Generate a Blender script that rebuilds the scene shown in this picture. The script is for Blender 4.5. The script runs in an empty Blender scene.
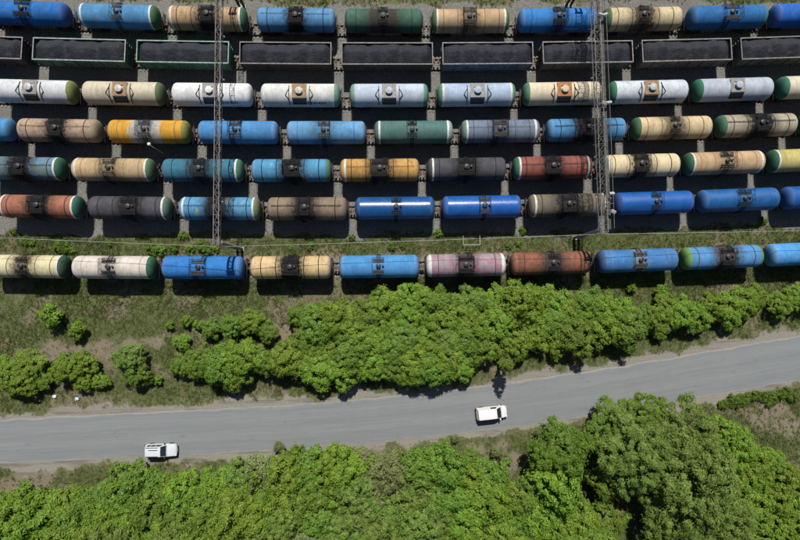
import bpy, math, random
import numpy as np
from mathutils import Matrix, Vector, Euler

R = math.radians
PI = math.pi
scene = bpy.context.scene
col = scene.collection
rng = random.Random(11)
nrng = np.random.default_rng(5)

# ------------------------------------------------------------------ camera
CAM_H = 77.0
cam_data = bpy.data.cameras.new('camera')
cam_data.lens = 24.0
cam_data.sensor_width = 36.0
cam_data.sensor_fit = 'HORIZONTAL'
cam_data.clip_end = 5000.0
cam = bpy.data.objects.new('camera', cam_data)
cam.location = (0, 0, CAM_H)
cam.rotation_euler = (R(3.0), R(-0.86), 0)
col.objects.link(cam)
scene.camera = cam
CAM_R = Euler(cam.rotation_euler, 'XYZ').to_matrix()

# ------------------------------------------------------------------ sky, sun, exposure
SUN_EL = 56.0
world = bpy.data.worlds.new('World')
scene.world = world
world.use_nodes = True
wn = world.node_tree.nodes
sky = wn.new('ShaderNodeTexSky')
sky.sky_type = 'NISHITA'
sky.sun_disc = False
sky.sun_elevation = R(SUN_EL)
sky.sun_rotation = R(0)
wn['Background'].inputs['Strength'].default_value = 0.05
world.node_tree.links.new(sky.outputs[0], wn['Background'].inputs[0])
sun_data = bpy.data.lights.new('sun', 'SUN')
sun_data.energy = 5.0
sun_data.angle = R(0.53)
sun_data.color = (1.0, 0.955, 0.88)
sun = bpy.data.objects.new('sun', sun_data)
sun.rotation_euler = (R(-(90 - SUN_EL)), 0, 0)
sun.location = (0, 60, 90)
col.objects.link(sun)
scene.view_settings.view_transform = 'Standard'
scene.view_settings.look = 'None'
scene.view_settings.exposure = 0.27
scene.view_settings.gamma = 1.0
scene.view_settings.use_curve_mapping = False

# ------------------------------------------------------------------ helpers
FPX = 800 * 24.0 / 36.0


def at(u, v, z=0.0):
    """photo pixel -> point on the level plane at height z"""
    d = CAM_R @ Vector(((u - 400) / FPX, -(v - 270) / FPX, -1.0))
    t = (z - CAM_H) / d.z
    return Vector((d.x * t, d.y * t, z))


def lin(c):
    c = c / 255.0
    return c / 12.92 if c <= 0.04045 else ((c + 0.055) / 1.055) ** 2.4


PAINT_K = 1.50


def paint_rgb(r, g, b, k=None):
    k = k or PAINT_K
    c = [lin(v) / k for v in (r, g, b)]
    g_ = 0.3 * c[0] + 0.55 * c[1] + 0.15 * c[2]
    return tuple(min(0.85, max(0.006, v + (g_ - v) * 0.06)) for v in c)


class MB:
    def __init__(self):
        self.v = []
        self.f = []

    def add(self, vs, fs):
        o = len(self.v)
        self.v += [tuple(p) for p in vs]
        self.f += [tuple(i + o for i in f) for f in fs]
        return self

    def box(self, x0, x1, y0, y1, z0, z1):
        self.add([(x0, y0, z0), (x1, y0, z0), (x1, y1, z0), (x0, y1, z0), (x0, y0, z1), (x1, y0, z1), (x1, y1, z1), (x0, y1, z1)],
                 [(0, 3, 2, 1), (4, 5, 6, 7), (0, 1, 5, 4), (1, 2, 6, 5), (2, 3, 7, 6), (3, 0, 4, 7)])
        return self

    def tube(self, p, q, r, n=6, r2=None, caps=True):
        p, q = Vector(p), Vector(q)
        r2 = r if r2 is None else r2
        d = (q - p).normalized()
        a = Vector((0, 0, 1)) if abs(d.z) < 0.9 else Vector((1, 0, 0))
        s = d.cross(a).normalized()
        t = s.cross(d)
        vs = []
        for c, rr in ((p, r), (q, r2)):
            for i in range(n):
                w = 2 * PI * i / n
                vs.append(c + s * (rr * math.cos(w)) + t * (rr * math.sin(w)))
        fs = [(i, (i + 1) % n, n + (i + 1) % n, n + i) for i in range(n)]
        if caps:
            fs += [tuple(range(n - 1, -1, -1)), tuple(range(n, 2 * n))]
        self.add(vs, fs)
        return self

    def path(self, pts, r, n=6):
        pts = [Vector(p) for p in pts]
        vs = []
        fs = []
        m = len(pts)
        for k, p in enumerate(pts):
            d = (pts[min(k + 1, m - 1)] - pts[max(k - 1, 0)]).normalized()
            a = Vector((0, 0, 1)) if abs(d.z) < 0.95 else Vector((1, 0, 0))
            s = d.cross(a).normalized()
            t = s.cross(d)
            rr = r[k] if isinstance(r, (list, tuple)) else r
            for i in range(n):
                w = 2 * PI * i / n
                vs.append(p + s * (rr * math.cos(w)) + t * (rr * math.sin(w)))
        for k in range(m - 1):
            for i in range(n):
                fs.append((k * n + i, k * n + (i + 1) % n, (k + 1) * n + (i + 1) % n, (k + 1) * n + i))
        fs += [tuple(range(n - 1, -1, -1)), tuple(range((m - 1) * n, m * n))]
        self.add(vs, fs)
        return self

    def lathe(self, prof, n=24, axis='x', c=(0, 0, 0)):
        """prof: list of (along, radius) about an axis through c"""
        vs = []
        for a, r in prof:
            for i in range(n):
                w = 2 * PI * i / n
                if axis == 'x':
                    vs.append((c[0] + a, c[1] + r * math.cos(w), c[2] + r * math.sin(w)))
                elif axis == 'y':
                    vs.append((c[0] + r * math.sin(w), c[1] + a, c[2] + r * math.cos(w)))
                else:
                    vs.append((c[0] + r * math.cos(w), c[1] + r * math.sin(w), c[2] + a))
        m = len(prof)
        fs = []
        for k in range(m - 1):
            for i in range(n):
                fs.append((k * n + i, k * n + (i + 1) % n, (k + 1) * n + (i + 1) % n, (k + 1) * n + i))
        if prof[0][1] > 1e-6:
            fs.append(tuple(range(n - 1, -1, -1)))
        if prof[-1][1] > 1e-6:
            fs.append(tuple(range((m - 1) * n, m * n)))
        self.add(vs, fs)
        return self

    def mesh(self, name, mat=None, smooth=None):
        me = bpy.data.meshes.new(name)
        me.from_pydata(self.v, [], self.f)
        me.validate()
        me.update()
        if smooth is not None:
            me.polygons.foreach_set('use_smooth', [True] * len(me.polygons))
            me.set_sharp_from_angle(angle=R(smooth))
        if mat:
            me.materials.append(mat)
        return me


def obj(name, me, parent=None, mat=None):
    """one object; mat overrides the mesh's material on this object only"""
    o = bpy.data.objects.new(name, me)
    col.objects.link(o)
    if parent is not None:
        o.parent = parent
    if mat is not None:
        if not me.materials:
            me.materials.append(mat)
        else:
            o.material_slots[0].link = 'OBJECT'
            o.material_slots[0].material = mat
    return o


def tag(o, label=None, cat=None, group=None, kind=None):
    if label:
        o['label'] = label
    if cat:
        o['category'] = cat
    if group:
        o['group'] = group
    if kind:
        o['kind'] = kind
    return o


def thing(name, label, cat, loc=(0, 0, 0), rz=0.0, group=None):
    o = bpy.data.objects.new(name, None)
    o.empty_display_size = 0.3
    o.location = loc
    o.rotation_euler = (0, 0, rz)
    col.objects.link(o)
    return tag(o, label, cat, group)


# ------------------------------------------------------------------ materials
class NT:
    def __init__(self, name):
        self.m = bpy.data.materials.new(name)
        self.m.use_nodes = True
        self.t = self.m.node_tree
        self.n = self.t.nodes
        self.bsdf = self.n['Principled BSDF']
        self.out = self.n['Material Output']

    def link(self, a, b):
        self.t.links.new(a, b)

    def put(self, sock, v):
        if hasattr(v, 'is_output'):
            self.link(v, sock)
        elif isinstance(v, tuple) and len(v) == 3 and sock.type == 'RGBA':
            sock.default_value = (*v, 1.0)
        else:
            sock.default_value = v

    def math(self, op, a, b=0.0, c=None, clamp=False):
        n = self.n.new('ShaderNodeMath')
        n.operation = op
        n.use_clamp = clamp
        self.put(n.inputs[0], a)
        self.put(n.inputs[1], b)
        if c is not None:
            self.put(n.inputs[2], c)
        return n.outputs[0]

    def mix(self, f, a, b, mode='MIX'):
        n = self.n.new('ShaderNodeMix')
        n.data_type = 'RGBA'
        n.blend_type = mode
        self.put(n.inputs[0], f)
        self.put(n.inputs[6], a)
        self.put(n.inputs[7], b)
        return n.outputs[2]

    def smooth(self, v, lo, hi, a=0.0, b=1.0):
        n = self.n.new('ShaderNodeMapRange')
        n.interpolation_type = 'SMOOTHSTEP'
        self.put(n.inputs[0], v)
        for i, x in enumerate((lo, hi, a, b)):
            self.put(n.inputs[i + 1], x)
        return n.outputs[0]

    def coord(self, scale=None, which='Object', loc=None):
        if not hasattr(self, '_tc'):
            self._tc = self.n.new('ShaderNodeTexCoord')
        o = self._tc.outputs[which]
        if scale is None and loc is None:
            return o
        mp = self.n.new('ShaderNodeMapping')
        self.link(o, mp.inputs[0])
        if scale:
            mp.inputs['Scale'].default_value = scale
        if loc:
            mp.inputs['Location'].default_value = loc
        return mp.outputs[0]

    def noise(self, vec, scale, detail=3.0, rough=0.55, dist=0.0):
        n = self.n.new('ShaderNodeTexNoise')
        self.link(vec, n.inputs['Vector'])
        n.inputs['Scale'].default_value = scale
        n.inputs['Detail'].default_value = detail
        n.inputs['Roughness'].default_value = rough
        n.inputs['Distortion'].default_value = dist
        return n.outputs[0]

    def vor(self, vec, scale, out=0):
        n = self.n.new('ShaderNodeTexVoronoi')
        self.link(vec, n.inputs['Vector'])
        n.inputs['Scale'].default_value = scale
        return n.outputs[out]

    def sep(self, vec):
        n = self.n.new('ShaderNodeSeparateXYZ')
        self.link(vec, n.inputs[0])
        return n.outputs

    def attr(self, name):
        n = self.n.new('ShaderNodeAttribute')
        n.attribute_name = name
        return n.outputs

    def bump(self, h, strength=0.3, dist=0.05):
        n = self.n.new('ShaderNodeBump')
        n.inputs['Strength'].default_value = strength
        n.inputs['Distance'].default_value = dist
        self.link(h, n.inputs['Height'])
        self.link(n.outputs[0], self.bsdf.inputs['Normal'])

    def done(self, color, rough=0.7, metal=0.0, spec=0.5):
        self.put(self.bsdf.inputs['Base Color'], color)
        self.put(self.bsdf.inputs['Roughness'], rough)
        self.bsdf.inputs['Metallic'].default_value = metal
        self.bsdf.inputs['Specular IOR Level'].default_value = spec
        return self.m


def simple(name, rgb, rough=0.7, metal=0.0, var=0.25, scale=3.0, spec=0.4):
    t = NT(name)
    n = t.noise(t.coord(), scale, 4, 0.6)
    f = t.smooth(n, 0.3, 0.72)
    a = tuple(max(0, c * (1 - var)) for c in rgb)
    b = tuple(min(1, c * (1 + var * 0.6)) for c in rgb)
    return t.done(t.mix(f, a, b), rough, metal, spec)


_end_cache = {}


def end_paint(rgb, seed=0):
    key = (rgb, seed % 3)
    if key in _end_cache:
        return _end_cache[key]
    t = NT('tank_end_paint')
    c = t.coord(loc=(seed % 3 * 7.3, 0, 0))
    base = paint_rgb(*rgb)
    gy = sum(base) / 3
    base = tuple(v + (gy - v) * .18 for v in base)
    n1 = t.noise(c, 1.1, 5, 0.6)
    n2 = t.noise(c, 7.0, 4, 0.7)
    colr = t.mix(t.smooth(n1, 0.35, 0.75, 0, 0.5), base, tuple(v * 0.6 for v in base))
    colr = t.mix(t.smooth(n2, 0.52, 0.68, 0, 0.6), colr, (0.06, 0.055, 0.045))
    m = t.done(colr, 0.72, 0, 0.25)
    _end_cache[key] = m
    return m


def wagon_paint(rgb, seed, st=0.0, sw=0.8, sx=0.0, stc=(0.012, 0.011, 0.012), line=0.0, patch=None, pamt=0.5, gloss=0.74,
                rust=0.2, seams=0.35, mid=None):
    t = NT('wagon_paint')
    base = paint_rgb(*rgb)
    off = (seed * 3.71 % 50, seed * 1.93 % 40, seed * 0.77 % 30)
    c0 = t.coord()
    c = t.coord(loc=off)
    cs = t.coord(scale=(5.0, 0.55, 0.55), loc=off)
    xyz = t.sep(c0)
    big = t.noise(c, 0.55, 5, 0.6, 0.4)
    streak = t.noise(cs, 1.6, 5, 0.65)
    fine = t.noise(c, 5.5, 5, 0.7)
    colr = t.mix(t.smooth(big, 0.36, 0.66, 0, 0.7), base, tuple(v * 0.66 for v in base))
    fade = t.noise(c, 1.25, 6, .7, .5)
    colr = t.mix(t.smooth(fade, .5, .68, 0, .34 if gloss > .5 else .12), colr, tuple(min(.8, v * 1.15 + .045) for v in base))
    if patch:
        pm = t.noise(c, 0.9, 6, 0.72, 0.8)
        colr = t.mix(t.smooth(pm, 0.62 - 0.17 * pamt, 0.67 - 0.14 * pamt, 0, 0.85), colr, paint_rgb(*patch))
    if mid:   # paint worn pale around the hatch, feathered along the barrel
        ax = t.math('ABSOLUTE', t.math('SUBTRACT', xyz[0], sx))
        e = t.math('ADD', ax, t.math('MULTIPLY', t.math('SUBTRACT', streak, 0.5), 3.4))
        colr = t.mix(t.smooth(e, mid[1] - 0.35, mid[1] + 0.55, 1, 0), colr, paint_rgb(*mid[0]))
    # grime streaks running down the sides
    colr = t.mix(t.smooth(streak, 0.46, 0.68, 0, 0.15 + 0.6 * min(1.0, rust + .15)), colr, tuple(v * 0.42 + 0.015 for v in base))
    if rust:
        rm = t.noise(c, 2.3, 7, 0.75, 0.5)
        colr = t.mix(t.smooth(rm, 0.62 - 0.13 * rust, 0.69 - 0.10 * rust, 0, 0.35 + 0.5 * rust), colr, (0.11, 0.058, 0.033))
    if seams:
        fr = t.math('FRACT', t.math('ADD', t.math('MULTIPLY', xyz[0], 0.56), 0.27))
        d = t.math('ABSOLUTE', t.math('SUBTRACT', fr, 0.5))
        sm = t.math('MULTIPLY', t.smooth(d, 0.012, 0.034, 1, 0), t.smooth(fine, 0.35, 0.6, 0.25, 1))
        colr = t.mix(t.math('MULTIPLY', sm, seams), colr, tuple(v * 0.3 + 0.01 for v in base))
    if line:
        yy = t.math('ADD', xyz[1], t.math('MULTIPLY', t.math('SUBTRACT', big, 0.5), 0.12))
        d = t.math('ABSOLUTE', t.math('SUBTRACT', yy, 0.12))
        lm = t.math('MULTIPLY', t.smooth(d, 0.05, 0.2, 1, 0), t.smooth(fine, 0.3, 0.6, 0.35, 1))
        up = t.math('GREATER_THAN', xyz[2], 3.0)
        colr = t.mix(t.math('MULTIPLY', t.math('MULTIPLY', lm, up), 1 - (1 - line) ** 1.8), colr, (0.014, 0.013, 0.012))
    if st:    # oil spilt round the hatch
        sw = sw * 1.05 + (.70 if st > .45 else .5)
        st = 1 - (1 - st) ** 2.3
        stc = tuple(v * .6 if v > .02 else v for v in stc)
        ax = t.math('ABSOLUTE', t.math('SUBTRACT', xyz[0], sx))
        e = t.math('ADD', ax, t.math('MULTIPLY', t.math('SUBTRACT', streak, 0.5), 2.0))
        e = t.math('ADD', e, t.math('MULTIPLY', t.math('SUBTRACT', fine, 0.5), 1.3))
        e = t.math('ADD', e, t.math('MULTIPLY', t.math('SUBTRACT', t.noise(c, 1.9, 4, .65, .6), 0.5), 2.0))
        m1 = t.smooth(e, sw * 0.85, sw * 1.08, 1, 0)
        halo = t.math('MULTIPLY', t.smooth(e, sw * 0.9, sw * 1.9, 1, 0), 0.6)
        sm = t.math('MULTIPLY', t.math('MAXIMUM', m1, halo), st)
        colr = t.mix(sm, colr, stc)
    ro = t.smooth(fine, 0.3, 0.7, gloss - 0.06, gloss + 0.16)
    if st:
        ro = t.math('ADD', ro, t.math('MULTIPLY', sm, .2), None, True)
    t.bump(t.math('ADD', t.math('MULTIPLY', big, 0.5), t.math('MULTIPLY', fine, 0.12)), 0.25, 0.06)
    return t.done(colr, ro, 0.0, 0.5 if gloss < .5 else 0.22)


M = {}
M['under'] = simple('underframe_steel', (0.030, 0.027, 0.026), 0.75, 0, 0.4)
M['rusty'] = simple('rusty_steel', (0.10, 0.055, 0.035), 0.8, 0, 0.4)
M['grate_dark'] = simple('dark_grating', (0.010, 0.010, 0.011), 0.8, 0, 0.4, 6, .25)
M['grate_worn'] = simple('worn_brown_grating', (0.055, 0.048, 0.044), 0.8, 0, 0.5, 6, .25)
M['grate_light'] = simple('weathered_grating', (0.26, 0.25, 0.24), 0.6, 0, 0.4, 6)
M['grate_tan'] = simple('rusty_tan_grating', (0.30, 0.19, 0.10), 0.7, 0, 0.45, 6)
M['grate_orange'] = simple('orange_rust_grating', (0.38, 0.16, 0.06), 0.75, 0, 0.45, 6)
M['hatch_dark'] = simple('grimy_hatch_steel', (0.028, 0.028, 0.032), 0.5, 0, 0.4, 6)
M['hatch_light'] = simple('pale_hatch_paint', (0.42, 0.41, 0.39), 0.5, 0, 0.3, 6)
M['white_band'] = simple('white_band_paint', (0.50, 0.50, 0.47), 0.55, 0, 0.35, 4)
M['letter_white'] = simple('white_lettering', (0.45, 0.47, 0.5), 0.6)
M['letter_dark'] = simple('dark_blue_lettering', (0.02, 0.03, 0.07), 0.6)
M['gantry'] = simple('galvanised_gantry_steel', (0.170, 0.150, 0.140), 0.7, 0, 0.35, 2)
M['gantry_b'] = simple('weathered_gantry_steel', (0.135, 0.128, 0.120), 0.7, 0, 0.4, 2)
M['concrete'] = simple('pole_concrete', (0.30, 0.29, 0.27), 0.85, 0, 0.3, 2)
M['pole_dark'] = simple('rust_brown_pole_steel', (0.075, 0.055, 0.045), 0.8, 0, 0.35, 2)
M['white_metal'] = simple('white_enamel', (0.62, 0.63, 0.63), 0.35, 0, 0.15)
M['barrier_paint'] = simple('chalky_white_paint', (0.36, 0.37, 0.36), .7, 0, .3)
M['insulator'] = simple('glazed_insulator', (0.45, 0.46, 0.45), 0.25, 0, 0.15)
M['cable'] = simple('aluminium_cable', (0.26, 0.27, 0.27), 0.55, 0.0, 0.3)
M['rail'] = simple('rail_steel', (0.10, 0.075, 0.06), 0.55, 0, 0.3, 1)
M['sleeper'] = simple('sleeper_concrete', (0.165, 0.155, 0.14), 0.9, 0, 0.35, 1.5)

# ------------------------------------------------------------------ wagon rows measured on the photograph
# (x0, x1, yc) of each barrel in photo pixels, then its look
W_ = (235, 235, 230)
GR = (62, 118, 82)
DG = (40, 105, 80)
OL = (140, 150, 70)
rows = {}
rows[0] = [
    (-12, 72, 12.5, (26, 114, 194), 'deep blue tank wagon with a crisp black hatch frame', dict(capR=(25, 98, 185))),
    (78, 163, 17.5, (82, 150, 202), 'sky blue tank wagon with white end rings and green end', dict(capR=GR, ring='LR', rust=.1)),
    (166, 250, 19.5, (192, 160, 120), 'rust-flecked tan tank wagon with black hatch and green end', dict(capR=GR, ring='LR', st=.85, sw=.55, rust=.6)),
    (257, 337, 21.5, (88, 155, 206), 'scuffed light blue tank wagon with tarry black hatch band', dict(st=.95, sw=.5, rust=.4, line=.4)),
    (346, 422, 22, (66, 115, 96), 'green tank wagon browned by an oil spill', dict(st=.75, sw=1.3, stc=(.06, .05, .042), rust=.4)),
    (430, 509, 20.5, (202, 170, 130), 'clean tan tank wagon with thin white end rings', dict(capL=(90, 120, 70), capR=(90, 120, 70), ring='LR', st=.35, sw=.6, rust=.15)),
    (516, 597, 19.5, (45, 134, 212), 'bright blue tank wagon with small white lettering', dict(st=.35, sw=.5, rust=.1, text='w')),
    (601, 681, 18.5, (216, 196, 156), 'cream tank wagon with brown oil stain and green end', dict(capL=(80, 115, 75), st=.7, sw=.75, stc=(.06, .045, .035), rust=.5)),
    (687, 765, 17.5, (34, 112, 178), 'mid blue tank wagon with green-trimmed end', dict(capR=(60, 140, 120), rust=.1)),
    (767, 850, 16, (20, 106, 205), 'royal blue tank wagon with plain rounded end', dict(rust=.05)),
]
rows[2] = [
    (-4, 79, 91, (222, 226, 231), 'white tank wagon with olive end and white dome', dict(capR=OL, plat='grate_light', hatch='hatch_light', ring='R')),
    (83, 167, 93.5, (215, 205, 180), 'cream tank wagon with tan square hatch platform', dict(capR=(95, 120, 75), plat='grate_tan', hatch='hatch_light')),
    (172, 254, 96, (240, 241, 243), 'pure white tank wagon with dark lettering', dict(plat='grate_light', text='d', rust=.1)),
    (260, 341, 96.5, (226, 229, 226), 'off-white tank wagon with rusty platform and dark lettering', dict(capR=(110, 165, 140), plat='grate_tan', hatch='hatch_light', text='d')),
    (350, 429, 96, (198, 212, 231), 'pale ice blue tank wagon with mint ends', dict(capL=(120, 175, 150), capR=(90, 160, 135), plat='grate_light', rust=.1)),
    (437, 516, 94.5, (180, 200, 226), 'powder blue tank wagon with white rings and green ends', dict(capL=(90, 150, 125), capR=(90, 150, 125), plat='grate_light', ring='LR', rust=.1)),
    (521, 601, 93, (231, 216, 186), 'cream tank wagon with orange-rusted hatch platform', dict(capL=(75, 140, 110), plat='grate_orange', text='d', rust=.3)),
    (607, 686.5, 91.5, (212, 222, 230), 'blue-white tank wagon with rust-blotched platform', dict(capL=(50, 135, 105), plat='grate_tan', ring='L', text='d', rust=.3)),
    (690, 771, 89.5, (190, 200, 216), 'plain lavender grey tank wagon with emerald end', dict(capL=(25, 125, 95), plat='grate_light', rust=.05, struts=False)),
    (774, 857, 88, (226, 216, 190), 'cream tank wagon with round emerald end', dict(capL=(40, 125, 95), plat='grate_light', rust=.1)),
]
rows[3] = [
    (-66, 17, 128, (60, 150, 212), 'clean sky blue tank wagon with rounded end', dict(rust=.05)),
    (18, 102.5, 130.5, (192, 165, 140), 'dirty tan tank wagon with black hatch strip', dict(st=.8, sw=.6, rust=.6, line=.4, capR=(165, 150, 115))),
    (107, 193, 133, (226, 164, 30), 'bright yellow tank wagon worn pale around its hatch', dict(mid=((190, 195, 195), 1.9), st=.35, sw=.6, capR=(150, 150, 50), rust=.25)),
    (197, 282, 133, (75, 146, 208), 'blue tank wagon with faint ladder marks on a clean barrel', dict(rust=.05, text='w')),
    (287, 367, 134, (102, 166, 216), 'powdery light blue tank wagon with scuffed top', dict(st=.2, sw=.9, rust=.2, text='w')),
    (374, 453, 132, (85, 126, 121), 'grey-teal tank wagon with white rings', dict(ring='LR', capR=(150, 180, 175), rust=.1)),
    (460, 540, 131, (120, 135, 157), 'slate grey-blue tank wagon with white ends', dict(ring='LR', capL=(110, 150, 130), st=.35, sw=.6, line=.3)),
    (545, 625, 129.5, (76, 150, 206), 'light blue tank wagon with very wide black oil band', dict(st=.92, sw=1.5, sx=.3, line=.7, rust=.3)),
    (630, 710.5, 127, (226, 200, 156), 'cream tank wagon with brown-edged stain and green end', dict(capL=GR, st=.5, sw=.7, stc=(.08, .06, .045), rust=.4)),
    (713, 795, 125.5, (182, 172, 148), 'grubby beige tank wagon with spreading black stain', dict(capL=(60, 125, 90), st=.9, sw=.9, line=.85, rust=.4)),
    (797, 880, 124, (216, 205, 170), 'pale cream tank wagon with dark green end', dict(capL=(60, 120, 90), rust=.2)),
]
rows[4] = [
    (-18, 68.5, 167.5, (112, 132, 126), 'mottled grey and blue tank wagon with peeling paint', dict(capR=(45, 115, 85), patch=(95, 145, 190), pamt=.8, st=.85, sw=.8, line=.5, rust=.4, ring='R')),
    (72, 158, 169.5, (206, 176, 132), 'sand tan tank wagon with broad white rings', dict(capR=(85, 125, 90), ring='LR', st=.3, sw=.8, stc=(.12, .09, .06), rust=.3)),
    (163, 245, 171.5, (52, 124, 156), 'faded teal tank wagon with one white ring', dict(ring='R', capR=(70, 130, 100), patch=(70, 130, 130), pamt=.6, st=.6, sw=.7, rust=.3)),
    (252, 332, 172, (80, 160, 206), 'patchy light blue tank wagon with jagged black spill', dict(patch=(165, 175, 170), pamt=.25, st=.95, sw=.75, capR=(85, 140, 110), rust=.4)),
    (342, 418, 171.5, (208, 160, 80), 'ochre yellow tank wagon with tarry hatch', dict(ring='L', st=.9, sw=.7, stc=(.045, .035, .03), line=.35, rust=.6)),
    (427, 505, 169, (82, 82, 89), 'charcoal grey tank wagon with black hatch frame', dict(st=.6, sw=.75, ring='L', rust=.1)),
    (511, 591, 166, (152, 86, 76), 'brick red tank wagon with black hatch grime', dict(capL=(60, 120, 95), ring='LR', st=.75, sw=.5, line=.6, rust=.2)),
    (599, 679, 164, (236, 216, 172), 'ivory tank wagon with jagged black hatch splatter', dict(capL=(70, 120, 80), ring='L', st=.75, sw=.55, rust=.25)),
    (681, 764, 163, (206, 172, 132), 'sandy tank wagon with crisp white rings, green end', dict(capL=(50, 110, 85), ring='LR', st=.15, sw=.8, rust=.1)),
    (766, 845, 161.5, (206, 190, 116), 'dull yellow tank wagon with white ring, green end', dict(capL=(45, 105, 75), ring='L', rust=.4)),
]
rows[5] = [
    (0, 85, 205.5, (172, 112, 86), 'rust brown tank wagon with white rings and black hatch', dict(ring='LR', capR=(45, 110, 90), st=.85, sw=.75, rust=.6)),
    (89, 174, 208, (84, 82, 90), 'dark grey tank wagon with pale green end ring', dict(capR=(90, 125, 110), ring='R', st=.7, sw=.7, rust=.1)),
    (180, 263, 209.5, (86, 160, 206), 'grimy sky blue tank wagon with white rings', dict(ring='LR', capR=(120, 140, 100), patch=(170, 170, 140), pamt=.2, st=.8, sw=.85, line=.5, rust=.5)),
    (269, 347, 210, (152, 132, 110), 'dusty brown tank wagon with dark crest line', dict(st=.75, sw=.8, line=.9, rust=.4, capR=(140, 120, 105))),
    (356, 434, 209, (16, 92, 160), 'glossy navy blue tank wagon with hatch at middle', dict(gloss=.26, rust=0, seams=.1)),
    (441, 521, 206.5, (18, 100, 190), 'glossy cobalt blue tank wagon with a bright sheen', dict(gloss=.26, rust=0, seams=.1)),
    (527, 607, 204, (132, 120, 98), 'weathered brown and grey tank wagon with white end hoops', dict(ring='LR', patch=(105, 108, 115), pamt=.6, st=.7, sw=1.0, rust=.5)),
    (612, 691, 201.5, (16, 100, 188), 'shiny blue tank wagon with dark ends', dict(gloss=.34, rust=0, seams=.1, capL=(18, 72, 150))),
    (697, 776, 199.5, (24, 104, 176), 'blue tank wagon with ribbed barrel and soft sheen', dict(gloss=.38, rust=0, seams=.5)),
    (780, 862, 198, (18, 101, 184), 'plain ultramarine tank wagon with smooth rounded end', dict(gloss=.38, rust=0, seams=.2)),
]
rows[6] = [
    (-15, 72, 265, (226, 216, 172), 'pale yellow tank wagon with rusty hatch and green end', dict(capR=(55, 95, 70), ring='R', st=.6, sw=.5, stc=(.1, .07, .045), rust=.35)),
    (73, 158, 267.5, (226, 216, 207), 'pinkish white tank wagon with dark green end', dict(capR=(45, 115, 80), st=.25, sw=.5, stc=(.1, .08, .06), rust=.2)),
    (162, 246, 269, (42, 130, 212), 'bright clear blue tank wagon with both ends blue', dict(rust=.05, text='w')),
    (252, 331, 268.5, (226, 196, 142), 'buff tank wagon with black oily hatch patch', dict(st=.9, sw=.7, rust=.45)),
    (340, 420, 267, (76, 156, 222), 'azure tank wagon with tidy grey hatch frame', dict(rust=.05, text='w')),
    (427, 505, 265, (172, 154, 166), 'grey-pink tank wagon with bright white ends', dict(capL=W_, capR=W_, patch=(186, 112, 128), pamt=.7, st=.5, sw=.55, rust=.2)),
    (511, 587, 261.5, (160, 98, 72), 'rusted brown tank wagon with scorched middle', dict(st=.7, sw=.65, stc=(.05, .048, .045), patch=(120, 75, 60), pamt=.6, rust=1.0, capR=(70, 60, 60))),
    (596, 676, 259, (66, 132, 198), 'medium blue tank wagon with grey worn hatch band', dict(mid=((125, 140, 155), .7), rust=.1, capL=(55, 90, 150))),
    (680, 760, 257, (86, 156, 216), 'light blue tank wagon with lime green end', dict(capL=(110, 165, 75), capR=(90, 150, 90), st=.9, sw=.8, stc=(.07, .06, .055), rust=.2)),
    (764, 848, 255, (80, 166, 236), 'vivid azure tank wagon with clean unmarked barrel', dict(rust=0)),
]
gond = [  # rim x0, x1, yc, rim colour, side colour, label
    (-73, 24, 46.5, (165, 150, 150), (70, 66, 66), 'coal wagon with pinkish grey rim and dark sides'),
    (30, 127, 49, (165, 185, 175), (80, 105, 92), 'coal wagon with pale green-grey rim and dull green sides'),
    (134, 231, 52, (160, 190, 175), (72, 122, 98), 'bright green-sided coal wagon with mint rim'),
    (237, 334, 53.5, (150, 140, 135), (66, 62, 60), 'coal wagon with brownish grey rim under the crossing gantry'),
    (340, 435, 54, (150, 145, 140), (72, 68, 64), 'coal wagon with worn grey rim and rounded coal heap'),
    (441, 535, 52.5, (155, 148, 150), (92, 110, 135), 'coal wagon with slate blue ribbed sides'),
    (541, 635, 51.5, (160, 152, 146), (90, 90, 88), 'coal wagon with gantry shadow across its coal'),
    (641, 733, 49, (155, 150, 140), (105, 102, 95), 'coal wagon with light grey ribbed sides'),
    (738, 834, 48, (145, 145, 135), (95, 100, 90), 'coal wagon with greenish grey ribbed sides'),
]

ZT = 2.95          # height of the barrel axis
ZG = 3.72          # height of a coal wagon's rim


def fit_row(items, z):
    P = [at((a + b) / 2, y, z) for a, b, y in items]
    xs = np.array([p.x for p in P])
    ys = np.array([p.y for p in P])
    i = np.arange(len(xs))
    cx = np.polyfit(i, xs, 2)
    cy = np.polyfit(xs, ys, 2)
    fx = np.polyval(cx, i)
    fx = 0.5 * fx + 0.5 * xs
    return fx, cy


track_fit = {}
row_x = {}
for k, v in rows.items():
    row_x[k], track_fit[k] = fit_row([w[:3] for w in v], ZT)
row_x[1], track_fit[1] = fit_row([g[:3] for g in gond], ZG)


def ty(k, x):
    return float(np.polyval(track_fit[k], x))


def tang(k, x):
    c = track_fit[k]
    return math.atan(2 * c[0] * x + c[1])


# ------------------------------------------------------------------ road outline
up_px = [(-60, 424), (0, 421), (135, 413), (270, 404), (400, 396), (470, 388.5), (530, 380), (610, 367), (700, 352), (800, 336), (870, 324)]
lo_px = [(-60, 467), (0, 464), (135, 458), (270, 450), (400, 441), (480, 432), (540, 423), (610, 413), (700, 398), (800, 380), (870, 367)]
up_w = np.array([at(*p)[:2] for p in up_px])
lo_w = np.array([at(*p)[:2] for p in lo_px])
cu = np.polyfit(up_w[:, 0], up_w[:, 1], 4)
cl = np.polyfit(lo_w[:, 0], lo_w[:, 1], 4)


def road_y(x):
    return np.polyval(cu, np.clip(x, -75, 80)), np.polyval(cl, np.clip(x, -75, 80))


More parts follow.
